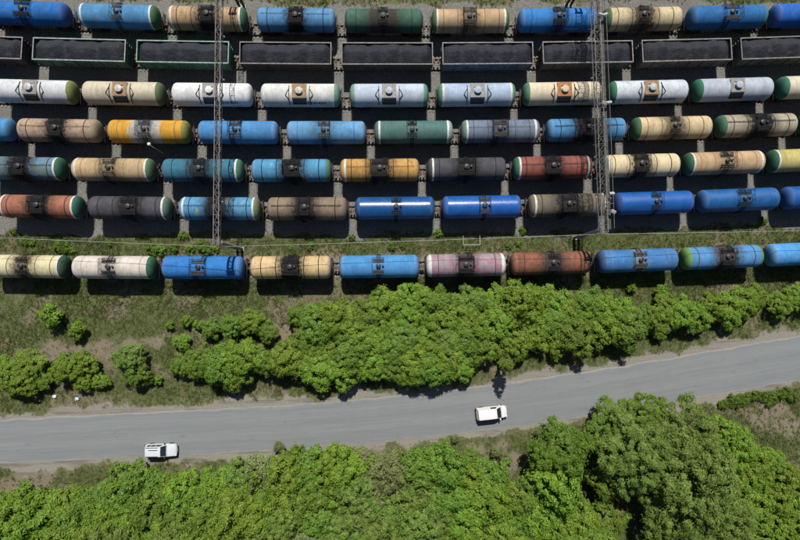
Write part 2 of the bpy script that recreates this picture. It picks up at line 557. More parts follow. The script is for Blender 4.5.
# smooth value noise on arrays for masks
def vnoise(x, y, s, seed):
    r = np.random.default_rng(seed).random((64, 64))
    x = np.asarray(x) / s + 1000
    y = np.asarray(y) / s + 1000
    xi = np.floor(x).astype(int)
    yi = np.floor(y).astype(int)
    fx = x - xi
    fy = y - yi
    fx = fx * fx * (3 - 2 * fx)
    fy = fy * fy * (3 - 2 * fy)
    a = r[xi % 64, yi % 64]
    b = r[(xi + 1) % 64, yi % 64]
    c = r[xi % 64, (yi + 1) % 64]
    d = r[(xi + 1) % 64, (yi + 1) % 64]
    return (a * (1 - fx) + b * fx) * (1 - fy) + (c * (1 - fx) + d * fx) * fy


def fbm(x, y, s, seed):
    return 0.55 * vnoise(x, y, s, seed) + 0.3 * vnoise(x, y, s / 2.3, seed + 1) + 0.15 * vnoise(x, y, s / 5.1, seed + 2)


def sstep(v, a, b):
    t = np.clip((v - a) / (b - a), 0, 1)
    return t * t * (3 - 2 * t)


dirt_px = [(30, 352, 3.5), (55, 350, 3.3), (80, 348, 3.2), (105, 346, 3), (130, 343, 2.8), (155, 341, 2.8), (180, 336, 3.2), (205, 331, 3), (45, 357, 2.5), (282, 330, 2.6), (275, 340, 2.2), (790, 425, 6), (772, 408, 4), (760, 420, 3.5),
           (512, 462, 3.0), (470, 449, 3.5), (500, 445, 3), (30, 480, 4), (10, 490, 4)]
dirt_w = [(*at(u, v)[:2], r * 0.5) for u, v, r in dirt_px]


def ground_masks(x, y):
    x = np.asarray(x, float)
    y = np.asarray(y, float)
    n = fbm(x, y, 5.0, 3)
    n2 = fbm(x, y, 1.6, 9)
    y5 = np.polyval(track_fit[5], x)
    y0 = np.polyval(track_fit[0], x)
    y6 = np.polyval(track_fit[6], x)
    bal = sstep(y - y5 + 3.6 + (n - .5) * 2.4 + (n2 - .5) * 1.0, -.5, .5) * (1 - sstep(y - y0 - 4.0 + (n - .5) * 3.0, -.8, 1.0))
    b6 = (1 - sstep(np.abs(y - y6) + (n2 - .5) * 1.6, 1.3, 2.2))
    ru, rl = road_y(x)
    d = np.maximum(y - ru, rl - y)
    sh = 1 - sstep(d + (n - .5) * 2.6 + (n2 - .5) * 2.0, 0.2, 1.6)
    far = 1 - sstep(d + (n2 - .5) * 2.4, 0.8, 3.4)
    dirt = b6 * 0.8 + far * 0.45
    north = sstep(y - y0 - 3.0, 0, 2.0)
    dirt = np.maximum(dirt, north * .55)
    for a, b, r in dirt_w:
        dd = np.hypot((x - a) * 0.6, y - b) + (n2 - .5) * 2.2 + (n - .5) * 1.5
        dirt = np.maximum(dirt, .85 * (1 - sstep(dd, r * 0.2, r * 1.3)))
    strip = np.exp(-((y - (y5 * .42 + y6 * .58)) / 2.2) ** 2)
    green = np.clip(sstep(n * 0.6 + n2 * 0.4, 0.30, 0.56) + .45 * strip, 0, 1)
    # lusher grass on the bank under the last line of wagons and in the strip
    return bal, np.clip(dirt, 0, 1), green, sh


# ------------------------------------------------------------------ ground sheet
def build_ground():
    xs = np.concatenate([[-1500, -500, -200, -120], np.arange(-72, 72.01, 0.4), [120, 200, 500, 1500]])
    ys = np.concatenate([[-1500, -500, -200, -90], np.arange(-46, 56.01, 0.4), [100, 200, 500, 1500]])
    X, Y = np.meshgrid(xs, ys)
    bal, dirt, green, sh = ground_masks(X, Y)
    ru, rl = road_y(X)
    onroad = 1 - sstep(np.maximum(Y - ru, rl - Y), -0.1, 1.6)
    bump = (fbm(X, Y, 2.2, 21) - .5) * 0.16 + (fbm(X, Y, 9, 25) - .5) * 0.25
    quiet = np.clip(1 - bal - onroad - np.exp(-((Y - np.polyval(track_fit[6], X)) / 2.2) ** 2), 0, 1)
    Z = bump * quiet + (fbm(X, Y, 0.9, 31) - .5) * 0.05 * bal * 0.6 - 0.02
    Z = np.where(onroad > 0.02, np.minimum(Z, 0.0 * Z - 0.01 + 0.05 * (1 - onroad)), Z)
    ny, nx = X.shape
    V = np.stack([X.ravel(), Y.ravel(), Z.ravel()], 1)
    idx = np.arange(nx * ny).reshape(ny, nx)
    F = np.stack([idx[:-1, :-1].ravel(), idx[:-1, 1:].ravel(), idx[1:, 1:].ravel(), idx[1:, :-1].ravel()], 1)
    me = bpy.data.meshes.new('ground')
    me.vertices.add(len(V))
    me.vertices.foreach_set('co', V.ravel())
    me.loops.add(F.size)
    me.loops.foreach_set('vertex_index', F.ravel())
    me.polygons.add(len(F))
    me.polygons.foreach_set('loop_start', np.arange(0, F.size, 4))
    me.update()
    me.polygons.foreach_set('use_smooth', np.ones(len(F), bool))
    for nm, arr in (('ballast', bal), ('dirt', dirt), ('green', green), ('shoulder', sh)):
        a = me.attributes.new(nm, 'FLOAT', 'POINT')
        a.data.foreach_set('value', arr.ravel().astype(np.float32))
    t = NT('ground')
    c = t.coord()
    n1 = t.noise(c, 0.35, 6, 0.65)
    n2 = t.noise(c, 1.7, 6, 0.7)
    n3 = t.noise(c, 8.0, 5, 0.75)
    g = t.math('ADD', t.attr('green')[2], t.math('MULTIPLY', t.math('SUBTRACT', n2, .5), 1.6))
    dry = t.mix(t.smooth(n3, .3, .7), (0.098, 0.092, 0.052), (0.178, 0.162, 0.104))
    grn = t.mix(t.smooth(n3, .3, .7), (0.054, 0.066, 0.025), (0.115, 0.126, 0.054))
    colr = t.mix(t.smooth(g, .25, .8), dry, grn)
    dm = t.math('ADD', t.attr('dirt')[2], t.math('MULTIPLY', t.math('SUBTRACT', n2, .5), 2.2))
    drt = t.mix(t.smooth(n3, .3, .72), (0.120, 0.098, 0.070), (0.230, 0.195, 0.148))
    colr = t.mix(t.smooth(dm, .30, .95), colr, drt)
    sm = t.math('ADD', t.attr('shoulder')[2], t.math('MULTIPLY', t.math('SUBTRACT', n2, .5), 1.5))
    shc = t.mix(t.smooth(n3, .3, .7), (0.150, 0.138, 0.118), (0.262, 0.245, 0.212))
    rut = t.noise(t.coord(scale=(.12, 1.4, 1)), 1.0, 4, .6)
    shc = t.mix(t.smooth(rut, .5, .66, 0, .55), shc, (0.085, 0.078, 0.066))
    colr = t.mix(t.smooth(sm, .30, .75), colr, shc)
    bm = t.math('ADD', t.attr('ballast')[2], t.math('MULTIPLY', t.math('SUBTRACT', n2, .5), 0.6))
    st = t.vor(c, 11.0, 1)
    stg = t.n.new('ShaderNodeRGBToBW')
    t.link(st, stg.inputs[0])
    blc = t.mix(stg.outputs[0], (0.080, 0.080, 0.074), (0.228, 0.228, 0.210))
    blc = t.mix(t.smooth(n1, .4, .7, 0, .5), blc, (0.115, 0.108, 0.092))
    colr = t.mix(t.smooth(bm, .35, .65), colr, blc)
    t.bump(n3, 0.9, 0.10)
    me.materials.append(t.done(colr, 0.95, 0, 0.1))
    return tag(obj('ground', me), 'grass and gravel ground sheet', None, None, 'structure')


build_ground()


def build_road():
    xs = np.arange(-76, 80.1, 0.8)
    na = 25
    V = []
    A = []
    jag = np.random.default_rng(3)
    for x in xs:
        u, l = road_y(x)
        ju = (vnoise(x, 0, 1.3, 44) - .5) * 0.22
        jl = (vnoise(x, 9, 1.3, 45) - .5) * 0.22
        u = float(u) + ju
        l = float(l) + jl
        for j in range(na):
            s = j / (na - 1)
            crown = 0.05 * (1 - (2 * s - 1) ** 2)
            V.append((x, l + (u - l) * s, 0.045 + crown - (0.03 if j in (0, na - 1) else 0)))
            A.append(s)
    F = [(i * na + j, (i + 1) * na + j, (i + 1) * na + j + 1, i * na + j + 1) for i in range(len(xs) - 1) for j in range(na - 1)]
    me = bpy.data.meshes.new('road')
    me.from_pydata(V, [], F)
    a = me.attributes.new('across', 'FLOAT', 'POINT')
    a.data.foreach_set('value', np.array(A, np.float32))
    me.polygons.foreach_set('use_smooth', [True] * len(F))
    t = NT('asphalt')
    c = t.coord()
    cl_ = t.coord(scale=(0.05, 0.25, 1))
    s = t.attr('across')[2]
    n1 = t.noise(cl_, 1.0, 5, 0.6)
    n2 = t.noise(c, 0.6, 5, 0.65)
    n3 = t.noise(c, 14.0, 3, 0.7)
    w = t.math('ADD', s, t.math('MULTIPLY', t.math('SUBTRACT', n1, .5), 0.03))
    # worn wheel paths in each lane, pale dust between
    wave = t.math('COSINE', t.math('MULTIPLY', w, 2 * PI * 2.6))
    band = t.math('MULTIPLY', t.smooth(wave, -1.0, 1.0), t.smooth(n2, .3, .7, .55, 1))
    colr = t.mix(band, (0.148, 0.161, 0.169), (0.168, 0.180, 0.188))
    colr = t.mix(t.smooth(n2, .35, .75, 0, .35), colr, (0.172, 0.176, 0.172))
    colr = t.mix(t.smooth(n3, .35, .7, 0, .28), colr, (0.10, 0.10, 0.105))
    # fine streaks drawn out along the road by traffic, dusty towards the edges
    sc_ = t.n.new('ShaderNodeCombineXYZ')
    px_ = t.sep(c)
    t.link(t.math('MULTIPLY', px_[0], .035), sc_.inputs[0])
    t.link(t.math('MULTIPLY', s, 9.0), sc_.inputs[1])
    st_ = t.noise(sc_.outputs[0], 2.2, 6, .7)
    colr = t.mix(t.smooth(st_, .42, .66, 0, .26), colr, (0.205, 0.210, 0.208))
    colr = t.mix(t.smooth(st_, .54, .36, 0, .2), colr, (0.118, 0.126, 0.132))
    oil = t.noise(t.coord(scale=(.5, 1.1, 1)), .9, 6, .7)
    colr = t.mix(t.smooth(oil, .60, .70, 0, .45), colr, (0.085, 0.088, 0.092))
    # patch repairs and tar-sealed cracks
    cr = t.vor(t.coord(scale=(0.16, 0.5, 1)), 1.0, 0)
    e1 = t.math('ABSOLUTE', t.math('SUBTRACT', w, 0.5))
    seam = t.math('MULTIPLY', t.smooth(t.math('ABSOLUTE', t.math('SUBTRACT', w, 0.52)), .002, .008, 1, 0), t.smooth(n2, .5, .65))
    colr = t.mix(t.math('MULTIPLY', seam, .25), colr, (0.08, 0.08, 0.083))
    edge = t.smooth(t.math('ADD', e1, t.math('MULTIPLY', t.math('SUBTRACT', n2, .5), .08)), .455, .50, 0, .85)
    colr = t.mix(edge, colr, (0.235, 0.220, 0.200))
    t.bump(n3, 0.3, 0.02)
    me.materials.append(t.done(colr, 0.85, 0, 0.3))
    return tag(obj('road', me), 'pale grey worn asphalt road', None, None, 'structure')


build_road()

# ------------------------------------------------------------------ tracks
def build_track(k):
    xs = np.arange(-74, 74.1, 2.0)
    root = thing('railway_track', None, None)
    root['kind'] = 'structure'
    for s in (-1, 1):
        m = MB()
        vs = []
        prof = [(-.07, .065), (.07, .065), (.07, .09), (.015, .11), (.015, .25), (.036, .26), (.036, .30), (-.036, .30), (-.036, .26), (-.015, .25), (-.015, .11), (-.07, .09)]
        for x in xs:
            a = tang(k, x)
            nx, ny = -math.sin(a), math.cos(a)
            y = ty(k, x)
            for o, z in prof:
                vs.append((x + nx * (s * .795 + o), y + ny * (s * .795 + o), z))
        n = len(prof)
        fs = [(i * n + j, (i + 1) * n + j, (i + 1) * n + (j + 1) % n, i * n + (j + 1) % n) for i in range(len(xs) - 1) for j in range(n)]
        m.add(vs, fs)
        obj('rail', m.mesh('rail', M['rail']), root)
    m = MB()
    x = -72.0
    while x < 72:
        a = tang(k, x) + rng.uniform(-.02, .02)
        ca, sa = math.cos(a), math.sin(a)
        y = ty(k, x)
        hw, hl = .13, 1.35
        pts = []
        for z in (-.06, .06):
            for dx, dy in ((-hw, -hl), (hw, -hl), (hw, hl), (-hw, hl)):
                pts.append((x + dx * ca - dy * sa, y + dx * sa + dy * ca, z))
        m.add(pts, [(4, 5, 6, 7), (0, 1, 5, 4), (1, 2, 6, 5), (2, 3, 7, 6), (3, 0, 4, 7)])
        x += .55
    o = obj('sleepers', m.mesh('sleepers', M['sleeper']), root)
    o['kind'] = 'stuff'


for k in range(7):
    build_track(k)

# ------------------------------------------------------------------ tank wagon meshes (local: x along, z up from the ground)
RT = 1.58
LT = 5.52       # half length of the whole vessel
HD = 0.72       # depth of a dished end
LB = LT - HD


def barrel_mesh(flare=0.0):
    prof = [(-LB, RT)] + [(x, RT) for x in np.linspace(-LB + .6, LB - .6, 9)] + [(LB, RT)]
    m = MB()
    n = 48
    m.lathe(prof, n, 'x', (0, 0, ZT))
    return m.mesh('tank_barrel', M['under'], 40)


def end_mesh(s, flat=1.0):
    prof = []
    for i in range(11):
        w = i / 10 * PI / 2
        prof.append((s * (LB + HD * flat * math.sin(w) ** .9), RT * .9985 * max(0.0, math.cos(w)) ** .62))
    prof[-1] = (prof[-1][0], 0.0)
    return MB().lathe(prof if s > 0 else prof, 48, 'x', (0, 0, ZT)).mesh('tank_end', M['under'], 60)


def ring_mesh(x, w, r0, name, mat, n=48):
    return MB().lathe([(x - w, RT), (x - w, RT + r0), (x + w, RT + r0), (x + w, RT)], n, 'x', (0, 0, ZT)).mesh(name, mat, 30)


def surf(x, ang, r=RT):
    """point on the barrel: ang from the top, positive to -y (south)"""
    return (x, -r * math.sin(ang), ZT + r * math.cos(ang))


def ladder_mesh(s, x0=0.0, w=.26):
    m = MB()
    angs = [R(a) for a in range(18, 93, 8)]
    for dx in (-w, w):
        pts = [surf(x0 + dx, s * a, RT + .12) for a in angs]
        pts.append((x0 + dx, -s * (RT + .12), ZT - 1.55))
        m.path(pts, .035, 5)
    for a in angs:
        m.tube(surf(x0 - w, s * a, RT + .12), surf(x0 + w, s * a, RT + .12), .025, 4)
    for k in range(5):
        z = ZT - .25 - k * .3
        m.tube((x0 - w, -s * (RT + .12), z), (x0 + w, -s * (RT + .12), z), .025, 4)
    return m.mesh('ladder', M['grate_dark'])


def platform_mesh_oil(s):
    """grating slats beside the hatch, with kerb frame"""
    m = MB()
    z = ZT + RT + .05
    y0, y1 = (.50, 1.12)
    k = 0
    y = y0
    while y < y1:
        yy = sorted((-s * y, -s * (y + .07)))
        m.box(-.80, .80, yy[0], yy[1], z, z + .04)
        y += .14
    for x in (-.80, .0, .74):
        yy = sorted((-s * y0, -s * y1))
        m.box(x, x + .06, yy[0], yy[1], z - .045, z - .003)
    for x in (-.74, .70):
        m.tube((x, -s * (y1 - .05), z), surf(x, s * .78, RT - .02), .03, 4)
    return m.mesh('platform', M['grate_dark'])


def handrail_mesh(s):
    m = MB()
    x = s * .92
    z = ZT + RT
    ys = (-1.05, -.35, .35, 1.05)
    for y in ys:
        m.tube((x, y, ZT + math.sqrt(RT * RT - y * y) - .02), (x, y, z + .62), .028, 5)
    m.tube((x, -1.08, z + .62), (x, 1.08, z + .62), .032, 5)
    m.tube((x, -1.05, z + .30), (x, 1.05, z + .30), .022, 4)
    return m.mesh('handrail', M['grate_dark'])


def hatch_mesh():
    m = MB()
    m.lathe([(ZT + RT - .06, .28), (ZT + RT + .20, .28), (ZT + RT + .21, .34), (ZT + RT + .27, .34), (ZT + RT + .33, .20), (ZT + RT + .35, 0)], 16, 'z')
    for i in range(8):
        w = i * PI / 4
        m.box(.32 * math.cos(w) - .035, .32 * math.cos(w) + .035, .32 * math.sin(w) - .035, .32 * math.sin(w) + .035, ZT + RT + .18, ZT + RT + .30)
    return m.mesh('hatch', M['hatch_dark'], 35)


def valve_mesh():
    m = MB()
    m.lathe([(ZT + RT - .05, .11), (ZT + RT + .24, .11), (ZT + RT + .25, .15), (ZT + RT + .31, .13), (ZT + RT + .33, 0)], 10, 'z', (.62, 0, 0))
    return m.mesh('relief_valve', M['hatch_dark'], 35)


def dome_mesh():
    m = MB()
    m.lathe([(ZT + RT - .08, .43), (ZT + RT + .38, .43), (ZT + RT + .39, .49), (ZT + RT + .45, .49), (ZT + RT + .53, .32), (ZT + RT + .56, 0)], 20, 'z')
    return m.mesh('hatch_dome', M['hatch_light'], 35)


def platform_mesh_square():
    m = MB()
    z = ZT + RT + .02
    y = -.92
    while y < .98:
        for (a, b) in ((-1.0, -.52), (.52, 1.0)) if abs(y) < .50 else ((-1.0, 1.0),):
            m.box(a, b, y, y + .085, z, z + .04)
        y += .105
    for x in (-1.0, -.53, .47, .94):
        m.box(x, x + .06, -.92, .98, z - .05, z - .004)
    for sx in (-1, 1):
        for sy in (-1, 1):
            m.tube((sx * .95, sy * .9, z - .02), surf(sx * .95, -sy * .72, RT - .02), .035, 4)
    return m.mesh('platform', M['grate_light'])


def step_plate_mesh():
    m = MB()
    for k in range(4):
        a = R(42 + k * 7)
        p = surf(0, a, RT + .10)
        m.box(-.95, .95, p[1] - .07, p[1] + .07, p[2] - .02, p[2] + .02)
    for x in (-.92, .92):
        m.path([surf(x, R(a), RT + .06) for a in (38, 46, 54, 62, 68)], .03, 4)
    return m.mesh('step_plate', M['grate_dark'])


def strut_mesh(s):
    m = MB()
    x = s * 1.42
    pts = [surf(x, R(a), RT + .10) for a in range(-30, 71, 10)]
    m.path(pts, .045, 5)
    for a in (-30, 0, 35, 70):
        m.tube(surf(x, R(a), RT - .02), surf(x, R(a), RT + .12), .03, 4)
    m.path([surf(x, R(-12), RT + .10), surf(x + s * .48, R(18), RT + .09)], .045, 5)
    m.path([surf(x + s * .48, R(18), RT + .09), surf(x, R(38), RT + .10)], .045, 5)
    return m.mesh('handrail', M['grate_dark'])


def frame_mesh():
    m = MB()
    m.box(-5.55, 5.55, -.28, .28, .95, 1.30)
    for s in (-1, 1):
        m.box(s * 5.38 - .14, s * 5.38 + .14, -1.40, 1.40, 1.0, 1.32)
        m.box(s * 3.9 - .45, s * 3.9 + .45, -1.2, 1.2, 1.02, 1.31)
        for q in (-1, 1):   # saddle plates under the barrel
            m.add([(s * 3.9 - .4, q * .45, 1.312), (s * 3.9 + .4, q * .45, 1.312), (s * 3.9 + .4, q * 1.18, 1.312), (s * 3.9 - .4, q * 1.18, 1.312),
                   (s * 3.9 - .4, q * .45, 1.50), (s * 3.9 + .4, q * .45, 1.50), (s * 3.9 + .4, q * 1.18, 2.02), (s * 3.9 - .4, q * 1.18, 2.02)],
                  [(0, 3, 2, 1), (4, 5, 6, 7), (0, 1, 5, 4), (1, 2, 6, 5), (2, 3, 7, 6), (3, 0, 4, 7)])
        for q in (-1, 1):
            m.tube((s * 5.42, q * 1.36, 1.325), (s * 5.62, q * 1.36, 2.1), .025, 4)
        m.tube((s * 5.62, -1.36, 2.1), (s * 5.62, 1.36, 2.1), .025, 4)
        m.tube((s * 5.5, 1.1, 1.2), (s * 5.95, .55, .75), .03, 5)
    return m.mesh('underframe', M['under'])


def coupler_mesh(s, L=6.01):
    m = MB()
    x0, x1 = s * (L - .28), s * (L - .02)
    m.tube((s * 5.5, 0, 1.12), (x0, 0, 1.12), .11, 8)
    a, b = sorted((x0, x1))
    m.box(a, b, -.2 if s > 0 else -.26, .26 if s > 0 else .2, .94, 1.30)
    m.path([(s * (L - .45), .45 * s, 1.15), (s * (L - .2), .48 * s, .85), (s * (L - .0), .45 * s, .78)], .035, 5)
    return m.mesh('coupler', M['rusty'])


def bogie_mesh():
    m = MB()
    for q in (-1, 1):
        y = q * 1.02
        m.box(-1.25, 1.25, y - .09, y + .09, .72, .92)
        m.box(-.5, .5, y - .11, y + .11, .42, .715)
        for s in (-1, 1):
            m.box(s * .925 - .18, s * .925 + .18, y - .13, y + .13, .60, .96)
    m.box(-.22, .22, -1.0, 1.0, .60, .90)
    return m.mesh('bogie', M['under'])


def wheelset_mesh():
    m = MB()
    m.tube((0, -1.0, .775), (0, 1.0, .775), .075, 8)
    for q in (-1, 1):
        c = (0, 0, .775)
        y = q * .795
        m.lathe([(y - .065, .46), (y - .065, .475), (y + .065, .475), (y + .065, .46)], 20, 'y', c)
        m.lathe([(y - q * .098, .505), (y - q * .070, .505)] if q < 0 else [(y - .098, .505), (y - .070, .505)], 20, 'y', c)
    return m.mesh('wheelset', M['rusty'], 30)


GLY = {'T': [(0, 1, 1, 1), (.5, 0, .5, 1)], 'E': [(0, 0, 0, 1), (0, 1, 1, 1), (0, .5, .8, .5), (0, 0, 1, 0)], 'X': [(0, 0, 1, 1), (0, 1, 1, 0)],
       'H': [(0, 0, 0, 1), (1, 0, 1, 1), (0, .5, 1, .5)], 'O': [(0, 0, 1, 0), (1, 0, 1, 1), (1, 1, 0, 1), (0, 1, 0, 0)],
       'L': [(0, 0, .4, 1), (.4, 1, 1, 1), (1, 1, 1, 0)]}


def lettering_mesh(word, x0, a0, h, w, mat, th=.05, gap=.14):
    """letters of short strokes laid on the curved south flank"""
    m = MB()
    x = x0
    for ch in word:
        for (p, q, r, s) in GLY[ch]:
            n = 2
            for i in range(n):
                t0, t1 = i / n, (i + 1) / n
                A = surf(x + w * (p + (r - p) * t0), a0 - (q + (s - q) * t0) * h / RT, RT + .012)
                B = surf(x + w * (p + (r - p) * t1), a0 - (q + (s - q) * t1) * h / RT, RT + .012)
                m.tube(A, B, th, 4)
        x += w + gap
    return m.mesh('lettering', mat)


ME = dict(
    barrel=barrel_mesh(), endL=end_mesh(-1), endR=end_mesh(1),
    bandL=ring_mesh(-LB + .05, .13, .014, 'end_band', M['white_band']), bandR=ring_mesh(LB - .05, .13, .014, 'end_band', M['white_band']),
    ladN=ladder_mesh(-1), ladS=ladder_mesh(1), ladNo=ladder_mesh(-1, .55), ladSo=ladder_mesh(1, -.55),
    platN=platform_mesh_oil(-1), platS=platform_mesh_oil(1),
    railL=handrail_mesh(-1), railR=handrail_mesh(1), hatch=hatch_mesh(), valve=valve_mesh(),
    dome=dome_mesh(), platSq=platform_mesh_square(), step=step_plate_mesh(), strutL=strut_mesh(-1), strutR=strut_mesh(1),
    frame=frame_mesh(), coupL=coupler_mesh(-1), coupR=coupler_mesh(1), bogie=bogie_mesh(), wheelset=wheelset_mesh(),
    strap=ring_mesh(0, .05, .02, 'tank_strap', M['under'], 40),
    textd=lettering_mesh('TEXHOL', 1.0, R(66), .36, .31, M['letter_dark'], .05),
    textw=lettering_mesh('HOTHLEOTHE', .8, R(74), .15, .13, M['letter_white'], .022, .08),
)


def add_bogies(root, dx):
    for s in (-1, 1):
        b = obj('bogie', ME['bogie'], root)
        b.location = (s * dx, 0, 0)
        for q in (-1, 1):
            w = obj('wheelset', ME['wheelset'], b)
            w.location = (q * .925, 0, 0)


def fit_label(desc, place):
    lab = desc + ', ' + place
    return lab if len(lab.split()) <= 16 else desc + ', ' + ' '.join(place.split()[-(16 - len(desc.split())):])


ROW_PLACE = {0: 'beyond the coal wagons', 2: 'next line to the coal wagons', 3: 'two lines from the coal wagons',
             4: 'three lines from the coal wagons', 5: 'in the line edging the grass strip', 6: 'on the lone track by the trees'}
ROW_GROUP = {0: 'tank wagons on the outermost track', 2: 'pale tank wagons beside the coal train', 3: 'tank wagons two tracks from the coal train',
             4: 'tank wagons three tracks from the coal train', 5: 'tank wagons along the grass strip', 6: 'tank wagons on the lone track by the trees'}
seed = 0
for k in (0, 2, 3, 4, 5, 6):
    for i, (x0, x1, yc, rgb, desc, op) in enumerate(rows[k]):
        seed += 1
        op = dict(op)
        x = float(row_x[k][i])
        root = thing('tank_wagon', fit_label(desc, ROW_PLACE[k]), 'tank wagon', (x, ty(k, x), 0), tang(k, x), ROW_GROUP[k])
        ring = op.pop('ring', '')
        capL, capR = op.pop('capL', rgb), op.pop('capR', rgb)
        text = op.pop('text', None)
        plat = op.pop('plat', None)
        hat = op.pop('hatch', None)
        struts = op.pop('struts', True)
        if k == 2:
            op.setdefault('rust', .15)
            op.setdefault('seams', .15)
        if k != 2:
            op['sx'] = op.get('sx', 0) + random.Random(seed * 7 + 1).uniform(-.28, .28)
        mat = wagon_paint(rgb, seed, **op)
        obj('tank_barrel', ME['barrel'], root, mat)
        eL = obj('tank_end', ME['endL'], root, end_paint(capL, seed))
        eR = obj('tank_end', ME['endR'], root, end_paint(capR, seed + 1))
        for s, mm in (('L', 'bandL'), ('R', 'bandR')):
            if s in ring:
                b = obj('end_band', ME[mm], root)
                b['label'] = 'white ring round the barrel end'
        for sx in (-3.9, 3.9):
            sp = obj('tank_strap', ME['strap'], root, mat)
            sp.location = (sx, 0, 0)
        if k == 2:
            obj('hatch_dome', ME['dome'], root, M[hat] if hat else mat)
            obj('platform', ME['platSq'], root, M[plat])
            obj('step_plate', ME['step'], root)
            if struts:
                obj('handrail', ME['strutL'], root)
                obj('handrail', ME['strutR'], root)
        else:
            hm = M['hatch_dark']
            wr = random.Random(seed * 7 + 1)
            hx, hsx = wr.uniform(-.28, .28), wr.choice((.8, .95, 1.1, 1.3))
            gm = M['grate_dark'] if op.get('st', 0) > .4 or wr.random() < .5 else M['grate_worn']
            obj('hatch', ME['hatch'], root, hm)
            obj('relief_valve', ME['valve'], root)
            obj('platform', ME['platN'], root, gm)
            obj('platform', ME['platS'], root, gm)
            v = seed % 3
            obj('ladder', ME['ladN' if v else 'ladNo'], root)
            obj('ladder', ME['ladS' if v else 'ladSo'], root)
            if v != 1:
                obj('handrail', ME['railL'], root)
            if v != 2 or wr.random() < .5:
                obj('handrail', ME['railR'], root)
            for ch in [c_ for c_ in root.children if c_.name.split('.')[0] in ('hatch', 'platform', 'ladder', 'handrail', 'relief_valve')]:
                ch.location.x = hx
                if not ch.name.startswith(('hatch', 'relief')):
                    ch.scale.x = hsx
            if wr.random() < .55:
                for sx in (-1.9, 1.9):
                    sp = obj('tank_strap', ME['strap'], root, mat)
                    sp.location = (sx, 0, 0)
        if text:
            tx = obj('lettering', ME['textd' if text == 'd' else 'textw'], root)
        obj('underframe', ME['frame'], root)
        obj('coupler', ME['coupL'], root)
        obj('coupler', ME['coupR'], root)
        add_bogies(root, 3.9)

# ------------------------------------------------------------------ coal wagons
HGL, HGW, ZB0 = 6.35, 1.50, 1.42


def gondola_meshes():
    d = {}
    zt = ZG
    for s, nm in ((1, 'sideN'), (-1, 'sideS')):
        m = MB()
        y0, y1 = sorted((s * HGW, s * (HGW - .05)))
        m.box(-HGL, HGL, y0, y1, ZB0, zt - .10)
        d[nm] = m.mesh('side_wall', M['under'])
        m = MB()
        y0, y1 = sorted((s * (HGW + .003), s * (HGW + .12)))
        m.box(-.09, .09, y0, y1, ZB0 - .05, zt - .12)
        d['rib' + nm[-1]] = m.mesh('side_rib', M['under'])
        m = MB()
        y0, y1 = sorted((s * (HGW - .055), s * (HGW + .10)))
        m.box(-HGL - .08, HGL + .08, y0, y1, zt - .098, zt)
        d['rim' + nm[-1]] = m.mesh('top_rim', M['under'])
    for s, nm in ((1, 'endR'), (-1, 'endL')):
        m = MB()
        x0, x1 = sorted((s * (HGL - .002), s * (HGL - .05)))
        m.box(x0, x1, -HGW + .052, HGW - .052, ZB0, zt - .10)
        for z in (1.9, 2.5, 3.1):
            x0, x1 = sorted((s * (HGL), s * (HGL + .09)))
            m.box(x0, x1, -HGW + .06, HGW - .06, z - .07, z + .07)
        d[nm] = m.mesh('end_wall', M['under'])
        m = MB()
        x0, x1 = sorted((s * (HGL - .055), s * (HGL + .08)))
        m.box(x0, x1, -HGW + .058, HGW - .058, zt - .097, zt - .004)
        d['rim' + nm[-1]] = m.mesh('top_rim', M['under'])
    m = MB()
    m.box(-HGL + .06, HGL - .06, -HGW + .06, HGW - .06, ZB0 - .02, ZB0 + .05)
    m.box(-HGL + .3, HGL - .3, -.3, .3, .98, ZB0 - .025)
    for s in (-1, 1):
        m.box(s * 4.33 - .4, s * 4.33 + .4, -1.2, 1.2, 1.03, ZB0 - .03)
        m.box(s * (HGL - .1) - .12, s * (HGL - .1) + .12, -1.4, 1.4, 1.0, ZB0 - .022)
    d['floor'] = m.mesh('underframe', M['under'])
    d['coupL'] = coupler_mesh(-1, 6.95)
    d['coupR'] = coupler_mesh(1, 6.95)
    return d


def coal_mesh(sd):
    r = np.random.default_rng(sd)
    nx, ny = 90, 26
    xs = np.linspace(-HGL + .07, HGL - .07, nx)
    ys = np.linspace(-HGW + .07, HGW - .07, ny)
    X, Y = np.meshgrid(xs, ys)
    u = np.abs(X) / (HGL - .07)
    env = np.clip((1 - u) / .12, 0, 1) ** .7
    humps = .22 * np.cos(X * (1.9 + r.random() * 1.0) + r.random() * 6) + .08 * np.cos(X * 4.3 + r.random() * 6)
    yo = .10 + .14 * np.sin(X * .8 + r.random() * 6)
    prof = 1 - np.clip(np.abs(Y - yo) / (HGW + .15), 0, 1) ** 1.25
    Z = ZG - .52 + env * (.95 * prof + humps * prof) - .20 * (1 - env)
    Z += (fbm(X + sd * 9, Y, .55, sd) - .5) * .22 + (r.random(X.shape) - .5) * .05
    top = np.stack([X.ravel(), Y.ravel(), Z.ravel()], 1)
    m = MB()
    idx = np.arange(nx * ny).reshape(ny, nx)
    F = np.stack([idx[:-1, :-1].ravel(), idx[:-1, 1:].ravel(), idx[1:, 1:].ravel(), idx[1:, :-1].ravel()], 1)
    # skirt down to the wagon floor so the load is a solid
    loop = list(idx[0, :]) + list(idx[1:, -1]) + list(idx[-1, -2::-1]) + list(idx[-2:0:-1, 0])
    base = len(top)
    low = [(top[i][0], top[i][1], ZB0 + .055) for i in loop]
    fs = [tuple(int(q) for q in f) for f in F]
    n = len(loop)
    for i in range(n):
        fs.append((int(loop[(i + 1) % n]), int(loop[i]), base + i, base + (i + 1) % n))
    m.add([tuple(p) for p in top] + low, fs)
    return m.mesh('coal_load', M['coal'], 50)


